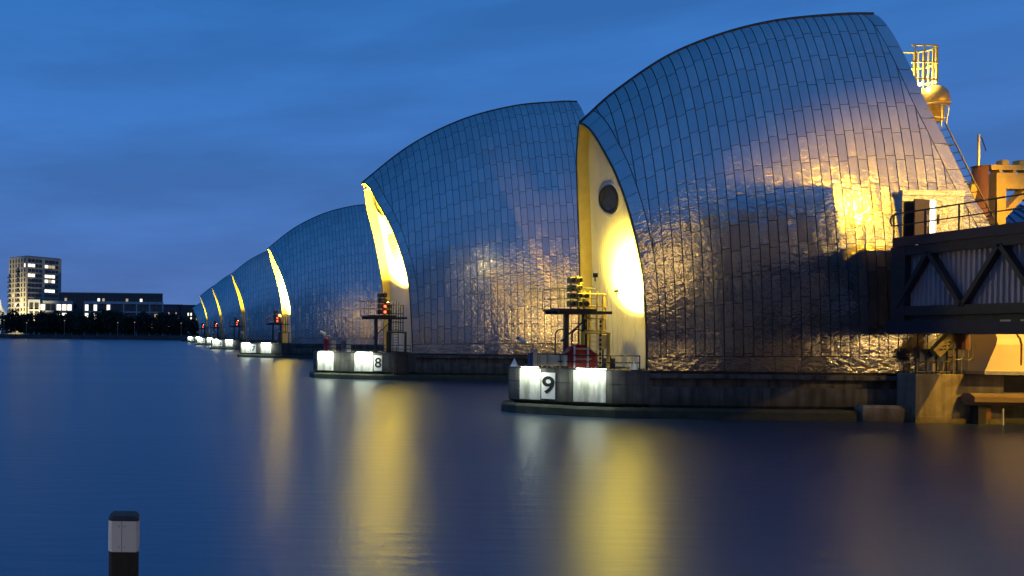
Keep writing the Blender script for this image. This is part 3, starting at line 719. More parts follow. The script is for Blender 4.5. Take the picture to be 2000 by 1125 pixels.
# ladder recess post on the wall of each large pier
for num, ax in PIERS[1:]:
    o = empty('fender_column', (32.2, ax - 6.4, .7), 'dark steel column standing against the wall of pier number %s' % NUM[num], 'column', 'steel columns on the pier walls')
    MB().box(31.4, 33.2, ax - 6.62, ax - 6.21, .8, 3.6).build('plate', M['dark'], o)
    for xx in (31.5, 32.95): MB().box(xx, xx + .15, ax - 6.8, ax - 6.625, .8, 3.58).build('flange', M['dark'], o)
    if num < 8:
        a = cctv(23.6, ax - 3.6, 3.45, 2.1, 'small camera on a post on the deck of pier number %s' % NUM[num], 1.25)

# ------------------------------------------------------------------ hood door, ladder cage and rear ladder of pier nine
dr = MB().box(54.75, 59.2, 52.165, 52.7, 13.05, 16.35).build('door_surround', M['steel'], p9)
MB().box(54.7, 59.25, 52.1, 52.4, 16.36, 16.75).build('canopy', M['steel'], dr)
MB().box(56.62, 57.1, 52.13, 52.158, 13.1, 16.05).build('lit_opening', mat('lit_interior', (.8, .8, .8), emit=(1, .98, .9), estr=2.2), dr)
lf = MB().box(57.14, 58.55, 52.09, 52.156, 13.1, 16.05).build('door_leaf', M['steel'], dr)
MB().box(57.25, 57.31, 52.02, 52.09, 14.3, 15.0).build('handle', M['dark'], lf)
MB().box(57.6, 58.0, 52.08, 52.09, 15.1, 15.3).build('door_sign', M['white'], lf)
lf = MB(); lf.beam((56.6, 52.06, 14.57), (55.15, 51.72, 14.57), .07, 2.95); lf = lf.build('door_leaf', M['bridge'], dr)
MB().tube([(56.25, 51.9, 14.1), (56.25, 51.84, 14.1), (56.25, 51.84, 14.9), (56.25, 51.9, 14.9)], .025, 5).build('handle', M['white'], lf)

cage = empty('caged_landing', (60.6, 56, 24.6), 'bright yellow caged ladder landing behind the hood of pier nine', 'ladder cage')
cx, cy = 60.2, 56.0
for z in (26.0, 27.3, 28.6): MB().tube([(cx - 1.6, cy - .72, z)] + [(cx + .1 + .72 * math.sin(a), cy - .72 * math.cos(a), z) for a in [math.pi * i / 10 for i in range(11)]] + [(cx - 1.6, cy + .72, z)], .07, 6).build('hoop', M['yellow'], cage)
for k in range(9):
    a = math.pi * k / 8; x = cx + .1 + .72 * math.sin(a); y = cy - .72 * math.cos(a)
    MB().tube([(x, y, 23.6 if k == 6 else 25.8), (x, y, 28.6)], .055, 6).build('upright', M['yellow'], cage)
for x in (cx - 1.3, cx - .6):
    MB().tube([(x, cy - .72, 25.8), (x, cy - .72, 28.6)], .06, 6).build('upright', M['yellow'], cage)
dm = empty('domed_vent', (61.1, 56, 22.9), 'golden domed vent cowl under the caged landing of pier nine', 'vent')
MB().lathe((61.1, 56, 24.2), [(.6, -1.3), (.62, -.1), (.9, -.05), (.9, .4), (.86, .75), (.72, 1.1), (.48, 1.4), (.2, 1.55), (.04, 1.58)], 20).build('cowl', mat('brass_cowl', (.55, .38, .10), (.35, .22, .06), rough=.4, metal=.4, scale=6, bump=.01), dm, smooth=True)
MB().lathe((61.1, 56, 24.2), [(.92, -.06), (.95, 0), (.92, .06)], 20).build('rim', M['yellow'], dm)
point(cage, (cx - .2, cy, 26.2), 900, (1, .8, .3), .15)  # lamp added inside the cage to brighten its bars and the dome
MB().lathe((cx - .2, cy, 25.75), [(.1, 0), (.12, .1), (.05, .15)], 10).build('cage_fill_lamp', M['lamp_na'], cage)

ld = empty('rear_ladder', (62, 53, 13), 'sloping ladder with hooped handrail along the rear edge of the nine hood', 'ladder')
def redge(v, dx, dy): p = HOOD9.P(HOOD9.xr(v) + dx, v, .1); return Vector((p.x, p.y + 56 + dy, p.z))
for dy in (0, .55):
    MB().tube([redge(v, .55, dy) for v in (.36, .45, .55, .66)], .05, 6).build('stile', M['dark'], ld)
for k in range(14):
    v = .37 + k * .021; a = redge(v, .55, 0); MB().tube([a, redge(v, .55, .55)], .035, 5).build('rung', M['dark'], ld)
for v in (.40, .5, .6): MB().tube([redge(v, .55, 0), redge(v, -.1, 0)], .04, 5).build('standoff', M['dark'], ld)
q = redge(.655, .55, 0)
MB().tube([q, q + Vector((.15, 0, 1.1)), q + Vector((.1, 0, 1.45)), q + Vector((-.9, 0, 1.5)), ], .05, 6).build('hoop_rail', M['galv'], ld)
MB().tube([q + Vector((-.35, 0, -.2)), q + Vector((-.35, 0, 1.48))], .045, 6).build('hoop_post', M['galv'], ld)
MB().tube([q + Vector((.1, 0, .5)), q + Vector((-.9, 0, .55))], .04, 6).build('hoop_rail', M['galv'], ld)

# ------------------------------------------------------------------ footbridge to the south bank
BX0, BX1, BY0, BY1 = 53.1, 57.1, 8.0, 51.0
br = empty('footbridge', (54, 46, 6.3), 'dark steel truss footbridge with corrugated sides meeting the nine pier hood', 'footbridge')
MB().box(BX0 - .08, BX1, BY0, BY1, 12.62, 13.02).build('deck', M['bridge'], br)
MB().box(BX1 + .005, 60.4, 47.8, BY1 + .9, 12.66, 13.0).build('landing', M['bridge'], br)
MB().box(BX0 - .25, BX0 - .085, BY0, BY1, 12.42, 13.08).build('fascia', M['bridge'], br)
MB().box(BX0 - .12, BX0 + .25, BY0, BY1, 11.75, 12.4).build('top_chord', M['dark'], br)
MB().box(BX0 - .12, BX0 + .25, BY0, BY1, 7.55, 8.2).build('bottom_chord', M['dark'], br)
MB().box(BX0 + .2, BX1, BY0, BY1, 7.2, 7.56).build('floor', M['dark'], br)
MB().box(BX0 - .3, BX0 + .3, BY0, BY1 + .3, 6.3, 7.2).build('bottom_girder', mat('girder_blue', (.02, .022, .045), rough=.5), br)
MB().box(BX1 - .3, BX1 + .3, BY0, BY1 + .3, 6.3, 7.2).build('bottom_girder', M['dark'], br)
MB().box(BX0 - .14, BX0 + .3, BY1 - .75, BY1 + .2, 7.2, 12.42).build('end_post', M['dark'], br)
MB().box(BX0 + .3, BX1, BY1, BY1 + .2, 7.2, 12.6).build('end_panel', M['dark'], br)
# corrugated sheet behind the truss
for nm, xx in (('corrugated_side', BX0 + .42), ('corrugated_side', BX1 - .1)):
    mb = MB(); rows = [[], []]; y = BY0
    k = 0
    while y < BY1 - .05:
        for j, z in enumerate((8.1, 11.85)): rows[j].append((xx + (.06 if (k // 2) % 2 else -.06), y, z))
        y += .05 if k % 2 else .10; k += 1
    mb.grid(rows); mb.build(nm, M['corr'], br)
nodes = [50.85 - 2.05 * k for k in range(20)]
for k in range(19):
    a = Vector((BX0 + .02, nodes[k], 8.1 if k % 2 == 0 else 11.9)); b = Vector((BX0 + .02, nodes[k + 1], 11.9 if k % 2 == 0 else 8.1))
    MB().beam(a, b, .24, .42, up=(1, 0, 0)).build('diagonal', M['dark'], br)
def bridge_rail(x, y0, y1, m, nm):
    o = MB().tube([(x, y0, 14.78), (x, y1, 14.78)], .055, 6).build(nm, m, br)
    MB().tube([(x, y0, 13.95), (x, y1, 13.95)], .045, 6).build('middle_rail', m, o)
    y = y0
    while y <= y1 + .01:
        MB().tube([(x, y, 12.9), (x, y, 14.78)], .05, 6).build('post', m, o); y += 2.05
    return o
bridge_rail(BX0 - .05, 10.1, 51.1, M['dark'], 'handrail')
bridge_rail(BX1 + .4, 10.1, 47.0, M['galv'], 'handrail')
MB().tube([(BX0 - .05, 50.6, 14.78), (BX0 - .05, 51.25, 14.7), (BX0 - .05, 51.35, 14.35), (BX0 - .05, 51.25, 14.0), (BX0 - .05, 50.6, 13.95)], .055, 6).build('rail_return', M['dark'], br)
# lights strips under the bridge floor
for k in range(3):
    y = 43.9 - k * 1.05; MB().box(BX0 - .31, BX0 - .302, y, y + .55, 7.05, 7.16).build('service_slot', M['cream'], br)

# ------------------------------------------------------------------ concrete abutment at the pier rear
ab = empty('rear_abutment', (57, 51, 0), 'stained concrete abutment block at the rear of pier nine below the bridge', 'abutment')
MB().loft([(54.1, 50.5), (60.3, 50.5), (60.3, 51.78), (54.1, 51.78)], [(-2, .02), (.45, .02), (.47, 0), (3.42, 0), (3.47, -.05)]).build('block', M['conc2'], ab)
MB().box(60.31, 75, 50.9, 51.75, -2, 2.2).build('recessed_wall', M['conc2'], ab)
MB().box(60.31, 75, 51.2, 51.75, 2.21, 3.4).build('upper_recess', M['dark'], ab)
MB().loft([(51.0, 51.1), (54.09, 50.75), (54.09, 51.75), (51.0, 51.75)], [(-2, 0), (.95, 0), (1.15, -.12)]).build('toe_ledge', M['conc2'], ab)
fb = empty('fender_beam', (60, 50.1, 1.0), 'thick octagonal timber fender beam fixed along the abutment', 'fender beam')
oct_ = [(.45 * math.cos(R(22.5 + 45 * k)) * 1.05, .45 * math.sin(R(22.5 + 45 * k))) for k in range(8)]
n = 8; vs = [(x, 50.02 + a, 1.78 + b) for x in (57.2, 80) for a, b in oct_]
MB().add(vs, [tuple(range(n)), tuple(n + i for i in range(n - 1, -1, -1))] + [((i + 1) % n, i, n + i, n + (i + 1) % n) for i in range(n)]).build('beam', mat('fender_wood', (.20, .14, .08), (.12, .08, .045), rough=.75, scale=2, stretch=(.2, 1, 1), bump=.01), fb)
for x in (57.9, 63.5):
    MB().box(x, x + .55, 49.95, 50.46, -2, 1.34).build('post', M['dark'], fb)
    MB().box(x + .56, x + 1.05, 50.1, 50.46, .4, 1.5).build('bracket', M['rust'], fb)
tag(MB().tube([(59.55, 49.9, -1), (59.55, 49.9, 1.15)], .05, 6).build('gauge_staff', M['white']), 'thin white staff standing in the water before the abutment', 'staff')

# ------------------------------------------------------------------ machinery beside the abutment
mc = empty('machinery_cover', (62, 50.5, 3.5), 'cream ribbed cover with rounded top on the abutment', 'machine cover')
pr = [(49.6, 3.75), (49.6, 5.6), (49.68, 6.0), (49.9, 6.35), (50.25, 6.52), (50.7, 6.56), (52.4, 6.4), (52.4, 3.75)]
def rake(z): return 57.9 + (z - 3.75) * .42
n = len(pr); vs = [(rake(z), y, z) for y, z in pr] + [(80, y, z) for y, z in pr]
MB().add(vs, [tuple(range(n - 1, -1, -1)), tuple(n + i for i in range(n))] + [(i, (i + 1) % n, n + (i + 1) % n, n + i) for i in range(n)]).build('casing', M['cream'], mc)
for k in range(12):
    x = 60.4 + k * 1.15
    mb = MB(); mb.tube([(x, 49.6, 4.2), (x, 49.59, 5.6), (x, 49.66, 6.02), (x, 49.89, 6.37), (x, 50.25, 6.54), (x, 50.7, 6.58)], .055, 5); mb.build('rib', M['rust'], mc)
MB().box(57.6, 80, 49.35, 52.5, 3.52, 3.74).build('plinth', M['galv'], mc)
la = empty('link_arm', (57, 51, 3.6), 'yellow perforated link arm leaning beside the cream cover', 'link arm')
MB().beam((55.6, 50.7, 4.9), (58.9, 50.9, 8.2), .3, .75).build('arm', M['yellow'], la)
for k in range(6):
    c = Vector((55.9, 50.52, 5.2)) + Vector((.13 * k, 0, .13 * k)) + Vector((.12 * (k % 2), 0, -.1 * (k % 2)))
    MB().lathe(c, [(.07, 0), (.07, .03), (.01, .035)], 8, 'Y').build('bolt', M['dark'], la)
MB().lathe((57.35, 50.45, 5.2), [(.36, 0), (.34, 1.1), (.40, 1.12), (.40, 1.32), (.3, 1.36)], 12).build('hub', M['rust'], la)
cr_ = empty('service_rack', (56, 50.9, 3.47), 'dark railed service rack with blue panels on the abutment top', 'rack')
for x0, x1 in ((54.9, 55.9), (56.1, 56.9)): MB().box(x0, x1, 51.0, 51.06, 4.35, 5.25).build('blue_panel', M['blue'], cr_)
railing(MB(), [(54.3, 50.7), (57.2, 50.7)], 3.47, 1.75, .05, .72, (.5, .08)).build('guard_rail', M['dark'], cr_)
for x in (54.55, 55.3, 56.4): MB().tube([(x, 50.95, 3.47), (x + .1, 50.95, 4.3)], .09, 6).build('pipe', M['galv'], cr_)
MB().bev(55.6, 55.95, 50.85, 51.1, 3.47, 4.2).build('valve_box', M['cream'], cr_)
for k, x in enumerate((57.15, 57.85)):
    o = empty('hoop_handrail', (x, 50.6, 3.47), ('square-hooped galvanised handhold at the end of the service rack', 'oval galvanised handhold beside the cream cover')[k], 'handrail')
    w_ = .32; zz = [(4.55, -w_ * .7), (4.75, -w_), (5.45, -w_), (5.7, -w_ * .6), (5.76, 0), (5.7, w_ * .6), (5.45, w_), (4.75, w_), (4.55, w_ * .7), (4.48, 0)]
    MB().tube([(x + a, 50.6, z) for z, a in zz], .04, 6, closed=True).build('hoop', M['galv'], o)
    for dx in ((0,) if k else (-.3, .25)): MB().tube([(x + dx, 50.6, 3.47), (x + dx, 50.6, 5.7 if k else 4.6)], .04, 6).build('post', M['galv'], o)

rl = empty('deck_floodlight', (67.4, 61.2, 3.5), 'sodium deck lamp on a post at the rear of pier nine', 'lamp post')
MB().tube([(67.4, 61.2, 3.5), (67.4, 61.2, 10.4)], .09, 8).build('post', M['galv'], rl)
MB().lathe((67.4, 61.2, 10.4), [(.12, 0), (.28, .12), (.3, .4), (.2, .5)], 12).build('lamp_globe', M['lamp_na'], rl)
MB().lathe((67.4, 61.2, 10.9), [(.34, 0), (.3, .1), (.05, .18)], 12).build('lamp_cap', M['dark'], rl)
point(rl, (67.4, 61.2, 10.65), 5000, (1, .66, .18), .3)
# ------------------------------------------------------------------ crane and blue roof behind the bridge
cn_ = empty('gantry_crane', (65.6, 57, 3.5), 'yellow crane with brown column rising behind the footbridge railing', 'crane')
MB().tube([(65.75, 56.8, 3.5), (65.75, 56.8, 19.6)], .46, 16).build('column', M['rust'], cn_, smooth=True)
MB().lathe((65.75, 56.8, 19.6), [(.52, 0), (.52, .1), (.1, .14)], 16).build('column_cap', M['dark'], cn_)
MB().box(66.6, 74, 56.4, 57.2, 17.85, 19.1).build('jib', M['yellow'], cn_)
MB().beam((67.0, 56.8, 15.4), (69.3, 56.8, 17.9), .6, .45).build('jib_brace', M['yellow'], cn_)
MB().box(66.6, 67.35, 56.4, 57.2, 14.8, 17.845).build('jib_root', M['yellow'], cn_)
MB().box(66.3, 74, 56.5, 57.1, 19.35, 19.75).build('walkway_beam', M['yellow'], cn_)
for k in range(6): MB().box(66.9 + k * 1.1, 67.15 + k * 1.1, 56.5, 57.1, 19.16, 19.34).build('spacer', M['yellow'], cn_)
for k in range(5): MB().bev(67.2 + k * 1.3, 67.7 + k * 1.3, 56.5, 57.0, 19.76, 20.15).build('gearbox', M['yellow'], cn_)
MB().beam((64.0, 56.8, 13.0), (65.2, 56.8, 18.3), .35, .5).build('stay', M['yellow'], cn_)
MB().tube([(65.6, 56.8, 19.7), (65.6, 56.8, 22.2)], .09, 8).build('mast', M['galv'], cn_)
MB().tube([(65.6, 56.8, 22.1), (65.85, 56.8, 21.9), (66.2, 56.8, 20.9)], .035, 5).build('aerial', M['dark'], cn_)
MB().lathe((70.2, 56.4, 16.2), [(.5, 0), (.62, .15), (.62, .5), (.4, .6)], 12).build('winch_drum', M['dark'], cn_)
MB().bev(69.3, 71.0, 56.2, 57.1, 17.0, 17.8).build('trolley', M['dark'], cn_)
bs = empty('blue_roofed_shed', (90, 74, 0), 'ribbed blue metal roof of a shed beyond the footbridge', 'shed')
MB().box(80, 110, 66, 82, 0, 15.6).build('wall', M['galv'], bs)
mb = MB(); rf = [(79, 65, 15.6), (111, 65, 15.6), (111, 83, 15.6), (79, 83, 15.6), (87, 74, 19.9), (103, 74, 19.9)]
mb.add(rf, [(0, 1, 5, 4), (2, 3, 4, 5), (3, 0, 4), (1, 2, 5)]); ro = mb.build('roof', mat('blue_roof', (.06, .09, .20), (.04, .06, .15), rough=.35, metal=.3), bs)
for k in range(20):
    t = (k + .5) / 20; b = Vector((79 + 32 * t, 65, 15.63)); a = Vector((87 + 16 * t, 74, 19.95)); MB().beam(b, a, .12, .16).build('rib', ro.data.materials[0], ro)
for k in range(8):
    t = (k + .5) / 8; b = Vector((79, 65 + 18 * t, 15.63)); q = abs(t - .5) * 2; a = Vector((79 + 8 * (1 - q), 65 + 18 * t, 15.63 + 4.3 * (1 - q))); MB().beam(b, a, .12, .16).build('rib', ro.data.materials[0], ro)

# ------------------------------------------------------------------ mooring pile
pl = empty('mooring_pile', (-.46, 11.7, -2), 'square dark timber pile with a white painted metal band standing in the river', 'pile')
c = pix(243, 1010, 11.7)
X0, X1 = c.x - .255, c.x + .245; Y0, Y1 = 11.7, 12.15; zt = c.z
MB().bev(X0 + .006, X1 - .006, Y0 + .006, Y1, -3, zt, .05).build('post', M['timber'], pl)
zb = pix(243, 1078, 11.7).z; zt2 = pix(243, 1018, 11.7).z
def band(x0, x1, nm):
    mb = MB(); mb.box(x0, x1, Y0 - .012, Y0 - .002, zb, zt2); return mb.build(nm, M['white'], pl)
xs_ = X0 + .16 * (X1 - X0); xm = X0 + .43 * (X1 - X0)
MB().add([(X0 + .05, Y0 - .004, zb), (X0 + .05, Y0 - .004, zt2), (X0 - .006, Y0 + .052, zb), (X0 - .006, Y0 + .052, zt2), (X0 - .006, Y1, zb), (X0 - .006, Y1, zt2)], [(0, 1, 3, 2), (2, 3, 5, 4)]).build('band_corner', M['white'], pl)
pa = band(X0 + .051, xm - .004, 'band_plate'); pb = band(xm + .004, X1 - .05, 'band_plate')
MB().add([(X1 - .05, Y0 - .004, zb), (X1 - .05, Y0 - .004, zt2), (X1 + .004, Y0 + .05, zb), (X1 + .004, Y0 + .05, zt2), (X1 + .004, Y1, zb), (X1 + .004, Y1, zt2)], [(2, 3, 1, 0), (4, 5, 3, 2)]).build('band_corner', M['white'], pl)
for x in (xm - .045, xm + .045):
    for z in (zb + .08, zt2 - .08): MB().lathe((x, Y0 - .012, z), [(.009, 0), (.009, .006), (.002, .008)], 8, 'Y').build('bolt', M['black'], pl)

# ------------------------------------------------------------------ south bank: floodlight mast, added shade tower and path lamps
SODIUM = Vector((66, 35, 22))
P0 = pix(1655, 358, 52.55); t = (52.55 - 40) / (52.55 - SODIUM.y); C0 = P0 + (SODIUM - P0) * t
P1 = pix(1385, 358, 52.9); t = (52.9 - 40) / (52.9 - SODIUM.y); C1 = P1 + (SODIUM - P1) * t
tw = empty('shade_tower', (C0.x - 7, 38.6, 3.5), 'plain brick tower added out of view to shade the nine hood', 'tower')  # unseen blocker, sized to cut the block-shaped shadow on hood nine
MB().box(50.2, C0.x, 37.2, 40, 3.5, C0.z).build('wall', M['brick'], tw)
MB().box(50.3, C0.x - .1, 37.3, 39.9, C0.z + .002, C0.z + .02).build('roof', M['dark'], tw)
MB().box(C0.x - 1.9, C0.x - .9, 37.14, 37.198, 3.5, 5.7).build('door', M['dark'], tw)
def lamp_mast(loc, h, label, target, power, col, m, angle, group):
    r = empty('lamp_mast', (loc[0], loc[1], loc[2]), label, 'lamp post', group)
    MB().tube([loc, (loc[0], loc[1], loc[2] + h)], [.16, .08], 10).build('post', M['galv'], r)
    c = Vector((loc[0], loc[1], loc[2] + h)); d = (Vector(target) - c).normalized()
    MB().beam(c - d * .3, c + d * .25, .6, .35).build('lamp_head', M['dark'], r)
    MB().beam(c + d * .26, c + d * .29, .5, .28).build('lamp_glass', m, r)
    spot(r, c + d * .4, target, power, col, angle, .5, .2)
lamp_mast((66, 35, 3.5), 18.5, 'tall sodium floodlight mast on the abutment beside the shade tower', (58.5, 52.4, 13.5), 40000, (1, .50, .015), M['lamp_na'], 72, 'lamp masts on the south bank')
lamp_mast((73, 38, 3.5), 9.0, 'low sodium mast added out of view to brighten the cream cover', (59, 50.5, 3), 9000, (1, .58, .07), M['lamp_na'], 44, 'lamp masts on the south bank')  # extra mast added to lift the cover and abutment without the hood
lamp_mast((74, 18, 3.5), 18.0, 'tall white floodlight mast on the abutment by the river path', (44, 54, 9), 900, (.95, 1, .9), M['lamp_wh'], 120, 'lamp masts on the south bank')
for k, x in enumerate((-16, 30, 52, 66, 80, 94, 108, 122)):  # lamps at the camera end added to brighten the pile and bridge side
    r = empty('path_lamp', (x, 1.0, 4.0), 'unseen riverside path lamp post on the south bank paving', 'lamp post', 'riverside path lamps')
    MB().tube([(x, 1.0, 4.0), (x, 1.0, 9.7)], [.11, .06], 8).build('post', M['galv'], r)
    MB().lathe((x, 1.0, 10.25), [(.05, 0), (.34, .06), (.30, .16), (.05, .22)], 12).build('lamp_cap', M['dark'], r)
    MB().lathe((x, 1.0, 9.7), [(.1, 0), (.2, .1), (.26, .4), (.2, .52)], 12).build('lamp_globe', M['lamp_na'], r)
    point(r, (x, 1.0, 10.0), 6500 if x > 40 else 7000 if x > 0 else 15000, (1, .50, .10) if x > 0 else (1, .9, .8), .3)
ctl = empty('control_building', (108, -16, 4), 'tall brick control building on the south bank behind the path lamps, sized for hood reflections', 'building')
MB().box(70, 150, -32, -8, 4, 40).build('wall', M['brick2'], ctl)
MB().box(69.5, 150.5, -32.5, -7.5, 40.01, 41).build('parapet', M['render'], ctl)
for r_ in range(8):
    for c_ in range(18):
        MB().box(72 + c_ * 4.3, 74.6 + c_ * 4.3, -7.99, -7.9, 7 + r_ * 4.1, 9.2 + r_ * 4.1).build('window', M['win_glint'] if (r_ * 7 + c_ * 5 + r_ * c_) % 5 < 2 else M['win_off'], ctl)  # window glow added to throw broken gold glints on the hoods
# ------------------------------------------------------------------ foliage masses
def foliage(name, boxes, n, leaf, seed, zb):
    rng = random.Random(seed); mb = MB()
    for (x, y, z, rx, ry, rz), share in boxes:
        for _ in range(int(n * share)):
            while True:
                a, b, c = rng.uniform(-1, 1), rng.uniform(-1, 1), rng.uniform(-1, 1)
                if .25 < a * a + b * b + c * c < 1: break
            p = Vector((x + a * rx, y + b * ry, z + c * rz)); s = leaf * rng.uniform(.5, 1.4)
            d1 = Vector((rng.uniform(-1, 1), rng.uniform(-1, 1), rng.uniform(-1, 1))).normalized() * s; d2 = Vector((rng.uniform(-1, 1), rng.uniform(-1, 1), rng.uniform(-1, 1))).normalized() * s
            mb.add([p - d1, p + d2, p + d1, p - d2], [(0, 1, 2, 3)], rng.random())
    return mb.build(name, M['leaf'])
rng = random.Random(11); bl = []
x = -235.0
while x < 70:
    h = rng.uniform(15, 21) - max(0, (x - 5) / 9); rx = rng.uniform(5, 9)
    bl.append(((x, rng.uniform(551, 570), 2.4 + h * .55, rx, 7, h * .47), 1)); x += rx * .85
tot = len(bl)
tag(foliage('far_bank_wood', [(b, 1 / tot) for b, _ in bl], 34000, .95, 3, 2.4), 'dark band of riverside trees below the far apartment blocks', 'trees', kind='stuff')
bl = [((x, -14 + rng.uniform(-4, 4), 14, 8, 6, 11), 1) for x in range(-70, 66, 9)]  # trees added out of view to keep bright horizon out of hood reflections
tag(foliage('reflection_screen_trees', [(b, 1 / len(bl)) for b, _ in bl], 16000, 1.3, 4, 4), 'dark belt of unseen trees added to darken the hood reflections', 'trees', kind='stuff')

# ------------------------------------------------------------------ far bank
rw = empty('far_river_wall', (0, 539, 0), 'dark concrete river wall with posts along the far shore', 'river wall')
MB().box(-420, 420, 538.6, 539.99, -1, 2.9).build('wall', M['wall'], rw)
post = MB().box(-.3, .3, -.2, .2, 0, 3.3).build('post', M['wall'], rw, local=True); post.location = (-250, -.6, 0)
for k in range(1, 27): inst('post', post, rw, (-250 + k * 12.5, -.6, 0))
MB().tube([(-300, 541, 4.0), (150, 541, 4.0)], .08, 5).build('guard_rail', M['dark'], rw)

def window_grid(parent, cols, rows, w, h, lit, frame, xof, zof, rot, yface, nm='window', dim=()):
    """windows on a facade; local facade axes: x along, z up, at depth yface"""
    ref = {}
    for key, mt in (('off', M['win_off']), ('on', M['win_on']), ('dim', M['win_dim'])):
        me = MB().box(-w / 2, w / 2, -.12, .12, -h / 2, h / 2); o = me.build(nm, mt, parent, local=True); ref[key] = o.data; bpy.data.objects.remove(o)
    for r in range(rows):
        for c in range(cols):
            k = 'on' if (r, c) in lit else 'dim' if (r, c) in dim else 'off'
            p = Vector((xof(c), yface, zof(r)))
            if rot: p = Vector((yface, xof(c), zof(r)))
            inst(nm, ref[k], parent, p, (0, 0, R(90) if rot else 0))
# twelve storey tower
cnr = pix(52, 500, 600); LA, LB = 35.0, 28.0; FH = 4.15
to = empty('apartment_tower', (cnr.x, 600, 2.4), 'tall grey brick apartment tower with balconies and lit windows on the far bank', 'apartment block', 'buildings on the far bank', R(42))
ht = cnr.z - 2.4
MB().box(0, LA, 0, LB, 0, ht).build('wall', M['brick'], to, local=True)
MB().box(.6, LA - .6, .6, LB - .6, ht + .01, ht + .5).build('roof', M['dark'], to, local=True)
for k in range(15):
    z = ht - 1.2 - k * FH
    MB().box(-.2, LA + .2, -.25, -.02, z - .35, z + .15).build('floor_band', M['brick'], to, local=True)
for x in (-.15, LA / 2 - .6, LA - 1.0):
    MB().box(x, x + 1.2, -.32, -.26, 0, ht - .2).build('pier_strip', M['brick'], to, local=True)
litA = {(1, 0), (1, 1), (1, 4), (3, 0), (3, 1), (3, 4), (3, 5), (3, 6), (4, 4), (4, 6), (6, 4), (6, 5), (6, 6)}
window_grid(to, 8, 12, 3.1, 2.5, litA, None, lambda c: 3.1 + (c % 4) * 3.55 + (c // 4) * 16.8, lambda r: ht - 3.4 - r * FH, False, -.02, dim={(1, 5), (4, 5), (1, 6)})
window_grid(to, 6, 12, 1.7, 2.9, {(1, 0), (9, 3), (9, 1)}, None, lambda c: 2.6 + c * 4.55, lambda r: ht - 3.4 - r * FH, True, -.02, dim={(7, 4), (8, 1)})
bal = MB(); bal.box(-1.9, -.05, -1.9, 1.9, 0, .25); bal.box(-1.9, -1.8, -1.9, 1.9, .26, 1.35); bal.box(-1.79, -.05, -1.9, -1.8, .26, 1.35); bal.box(-1.79, -.05, 1.8, 1.9, .26, 1.35)
b0 = bal.build('balcony', M['dark'], to, local=True); b0.location = (0, 11.7, ht - 5 - 2 * FH)
for k in range(1, 10): inst('balcony', b0, to, (0, 11.7, ht - 5 - (k + 1) * FH + (2 * FH if k == 0 else 0)))
for k in range(9): inst('balcony', b0, to, (0, 25.3, ht - 5 - (k + 3) * FH))
spot(to, (cnr.x - 34, 588, 4), (cnr.x - 10, 612, 22), 420000, (1, .86, .42), 75, .9, .5)
MB().box(-14, -12.6, 8, 9.4, 0, .8).build('facade_lamp', M['dark'], to, local=True)
# long block behind
a = pix(114, 570, 622); b = pix(318, 574, 622)
lb = empty('long_apartment_block', ((a.x + b.x) / 2, 622, 2.4), 'long brown brick apartment block with a flat roof beside the tower', 'apartment block', 'buildings on the far bank')
LW = b.x - a.x; hh = 36.5
MB().box(-LW / 2, LW / 2, 0, 14, 0, hh).build('wall', M['brick2'], lb, local=True)
MB().box(-LW / 2 - .2, LW / 2 + .2, -.3, 14.2, hh + .01, hh + .6).build('parapet', M['render'], lb, local=True)
window_grid(lb, 22, 2, 2.0, 3.0, {(0, 8), (0, 17)}, None, lambda c: -LW / 2 + 2.4 + c * (LW - 4.8) / 21, lambda r: hh - 6 - r * 5.4, False, -.02, dim={(0, 1), (0, 14), (0, 9), (1, 2)})
# pale framed terrace block in front
def frame_block(px0, px1, py, Y, cols, rows, rh, lit, label, m=M['render'], dim=()):
    a = pix(px0, py, Y); b = pix(px1, py, Y); W_ = b.x - a.x; h = a.z - 2.4
    r = empty('terrace_block', ((a.x + b.x) / 2, Y, 2.4), label, 'apartment block', 'buildings on the far bank')
    MB().box(-W_ / 2, W_ / 2, 1.2, 12, 0, h - .2).build('wall', M['brick2'], r, local=True)
    cw = W_ / cols
    for c in range(cols + 1): MB().box(-W_ / 2 + c * cw - .5, -W_ / 2 + c * cw + .5, 0, 1.19, 0, h - 2.2).build('column', m, r, local=True)
    for k in range(rows + 1): MB().box(-W_ / 2 - .55, W_ / 2 + .55, -.05, 1.15, h - 2.19 - k * rh, h - (0 if k == 0 else 1.0) - k * rh).build('slab', m, r, local=True)
    ncol = cols * 3
    window_grid(r, ncol, rows, cw / 3 - .9, rh - 2.2, lit, None, lambda c: -W_ / 2 + (c + .5) * cw / 3, lambda q: h - 2.4 - (rh - 1.2) / 2 - q * rh, False, 1.18, dim=dim)
    return r
frame_block(165, 318, 588, 600, 6, 3, 7.2, {(0, 0), (0, 2), (0, 5), (1, 2), (1, 0)}, 'pale framed terrace block with open bays in front of the brown block', dim={(2, 15), (1, 16)})
frame_block(78, 141, 587, 596, 2, 2, 7.2, {(0, 0), (0, 3), (0, 4), (0, 5), (1, 3), (1, 4)}, 'low pale framed wing at the foot of the tower')
o = frame_block(56, 77, 585, 590, 2, 3, 7.0, {(2, 1)}, 'small lit stone block at the foot of the tower', M['clad'])
spot(o, (pix(60, 640, 570).x, 572, 8), (pix(66, 600, 590).x, 590, 24), 90000, (1, .9, .5), 70, .9, .4)
MB().box(0, 1, -18.6, -17.8, 5.0, 5.6).build('facade_lamp', M['dark'], o, local=True)
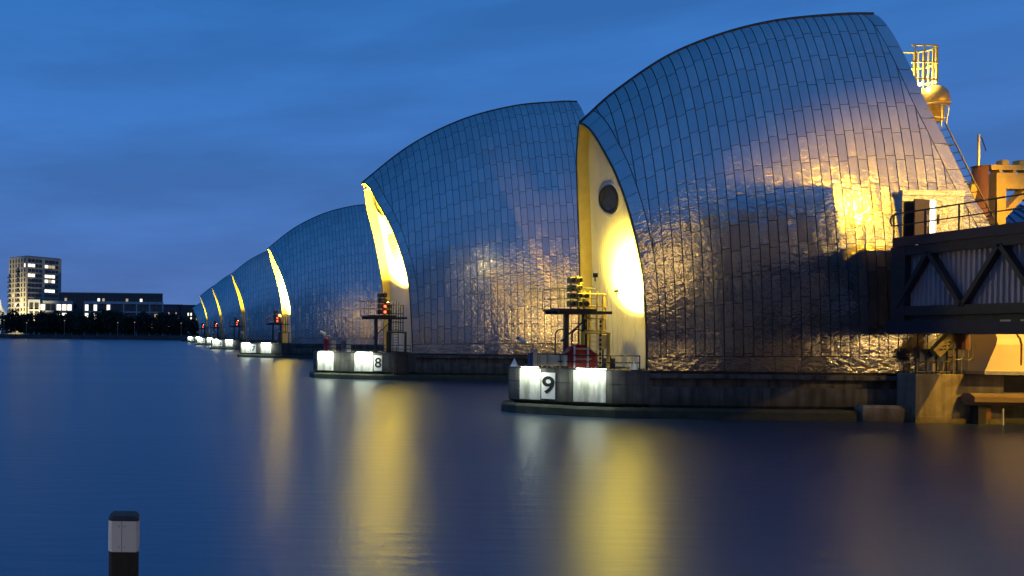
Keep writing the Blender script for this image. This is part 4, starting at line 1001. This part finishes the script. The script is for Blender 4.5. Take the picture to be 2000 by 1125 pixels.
def far_block(px0, px1, py, Y, m, label, cols, rows, lit, dim):
    a = pix(px0, py, Y); b = pix(px1, py, Y); W_ = b.x - a.x; h = a.z - 2.4
    r = empty('distant_block', ((a.x + b.x) / 2, Y, 2.4), label, 'apartment block', 'buildings on the far bank')
    MB().box(-W_ / 2, W_ / 2, 0, 16, 0, h).build('wall', m, r, local=True)
    MB().box(-W_ / 2 - .4, W_ / 2 + .4, -.4, 16.4, h + .01, h + .9).build('parapet', m, r, local=True)
    window_grid(r, cols, rows, W_ / cols * .45, 2.6, lit, None, lambda c: -W_ / 2 + (c + .5) * W_ / cols, lambda q: h - 4 - q * 4.2, False, -.02, dim=dim)
far_block(318, 356, 596, 700, M['purple'], 'distant purple brick block right of the long brown block', 8, 6, {(4, 1), (4, 2)}, {(1, 2), (1, 5), (2, 6), (3, 3), (5, 4)})
far_block(354, 404, 597, 690, M['brick2'], 'distant dark block beside the farthest piers', 9, 6, {(1, 2), (1, 3), (2, 3)}, {(1, 6), (2, 5), (3, 4), (4, 5)})
# white tensile canopy at the picture edge
o = empty('tensile_canopy', (pix(4, 600, 640).x, 640, 2.4), 'white pointed tensile canopy left of the tower', 'canopy')
c = pix(1, 588, 640); d1 = pix(-14, 604, 640); d2 = pix(13, 604, 640)
MB().tube([(c.x, 640, 2.4), (c.x, 640, c.z + 1)], .35, 8).build('mast', M['white'], o)
mb = MB(); rows = []
for i in range(9):
    t = i / 8; rr = 7 * (1 - t) ** 2.0 + .3; rows.append([(c.x + rr * math.cos(2 * math.pi * k / 12), 640 + rr * math.sin(2 * math.pi * k / 12), 20 + (c.z - 20) * t) for k in range(13)])
mb.grid(rows).build('membrane', M['white'], o, smooth=True)
# far promenade lamps
for k, (px_, py_) in enumerate(((8, 626), (52, 631), (126, 627), (230, 631), (263, 630), (354, 632))):
    q = pix(px_, py_, 543)
    o = empty('promenade_lamp', (q.x, 543, 2.4), 'small promenade lamp post on the far river wall', 'lamp post', 'promenade lamps on the far bank')
    MB().tube([(q.x, 543, 2.4), (q.x, 543, q.z)], .12, 6).build('post', M['galv'], o)
    MB().lathe((q.x, 543, q.z), [(.2, 0), (.45, .25), (.3, .5)], 8).build('lantern', M['win_dim'], o)
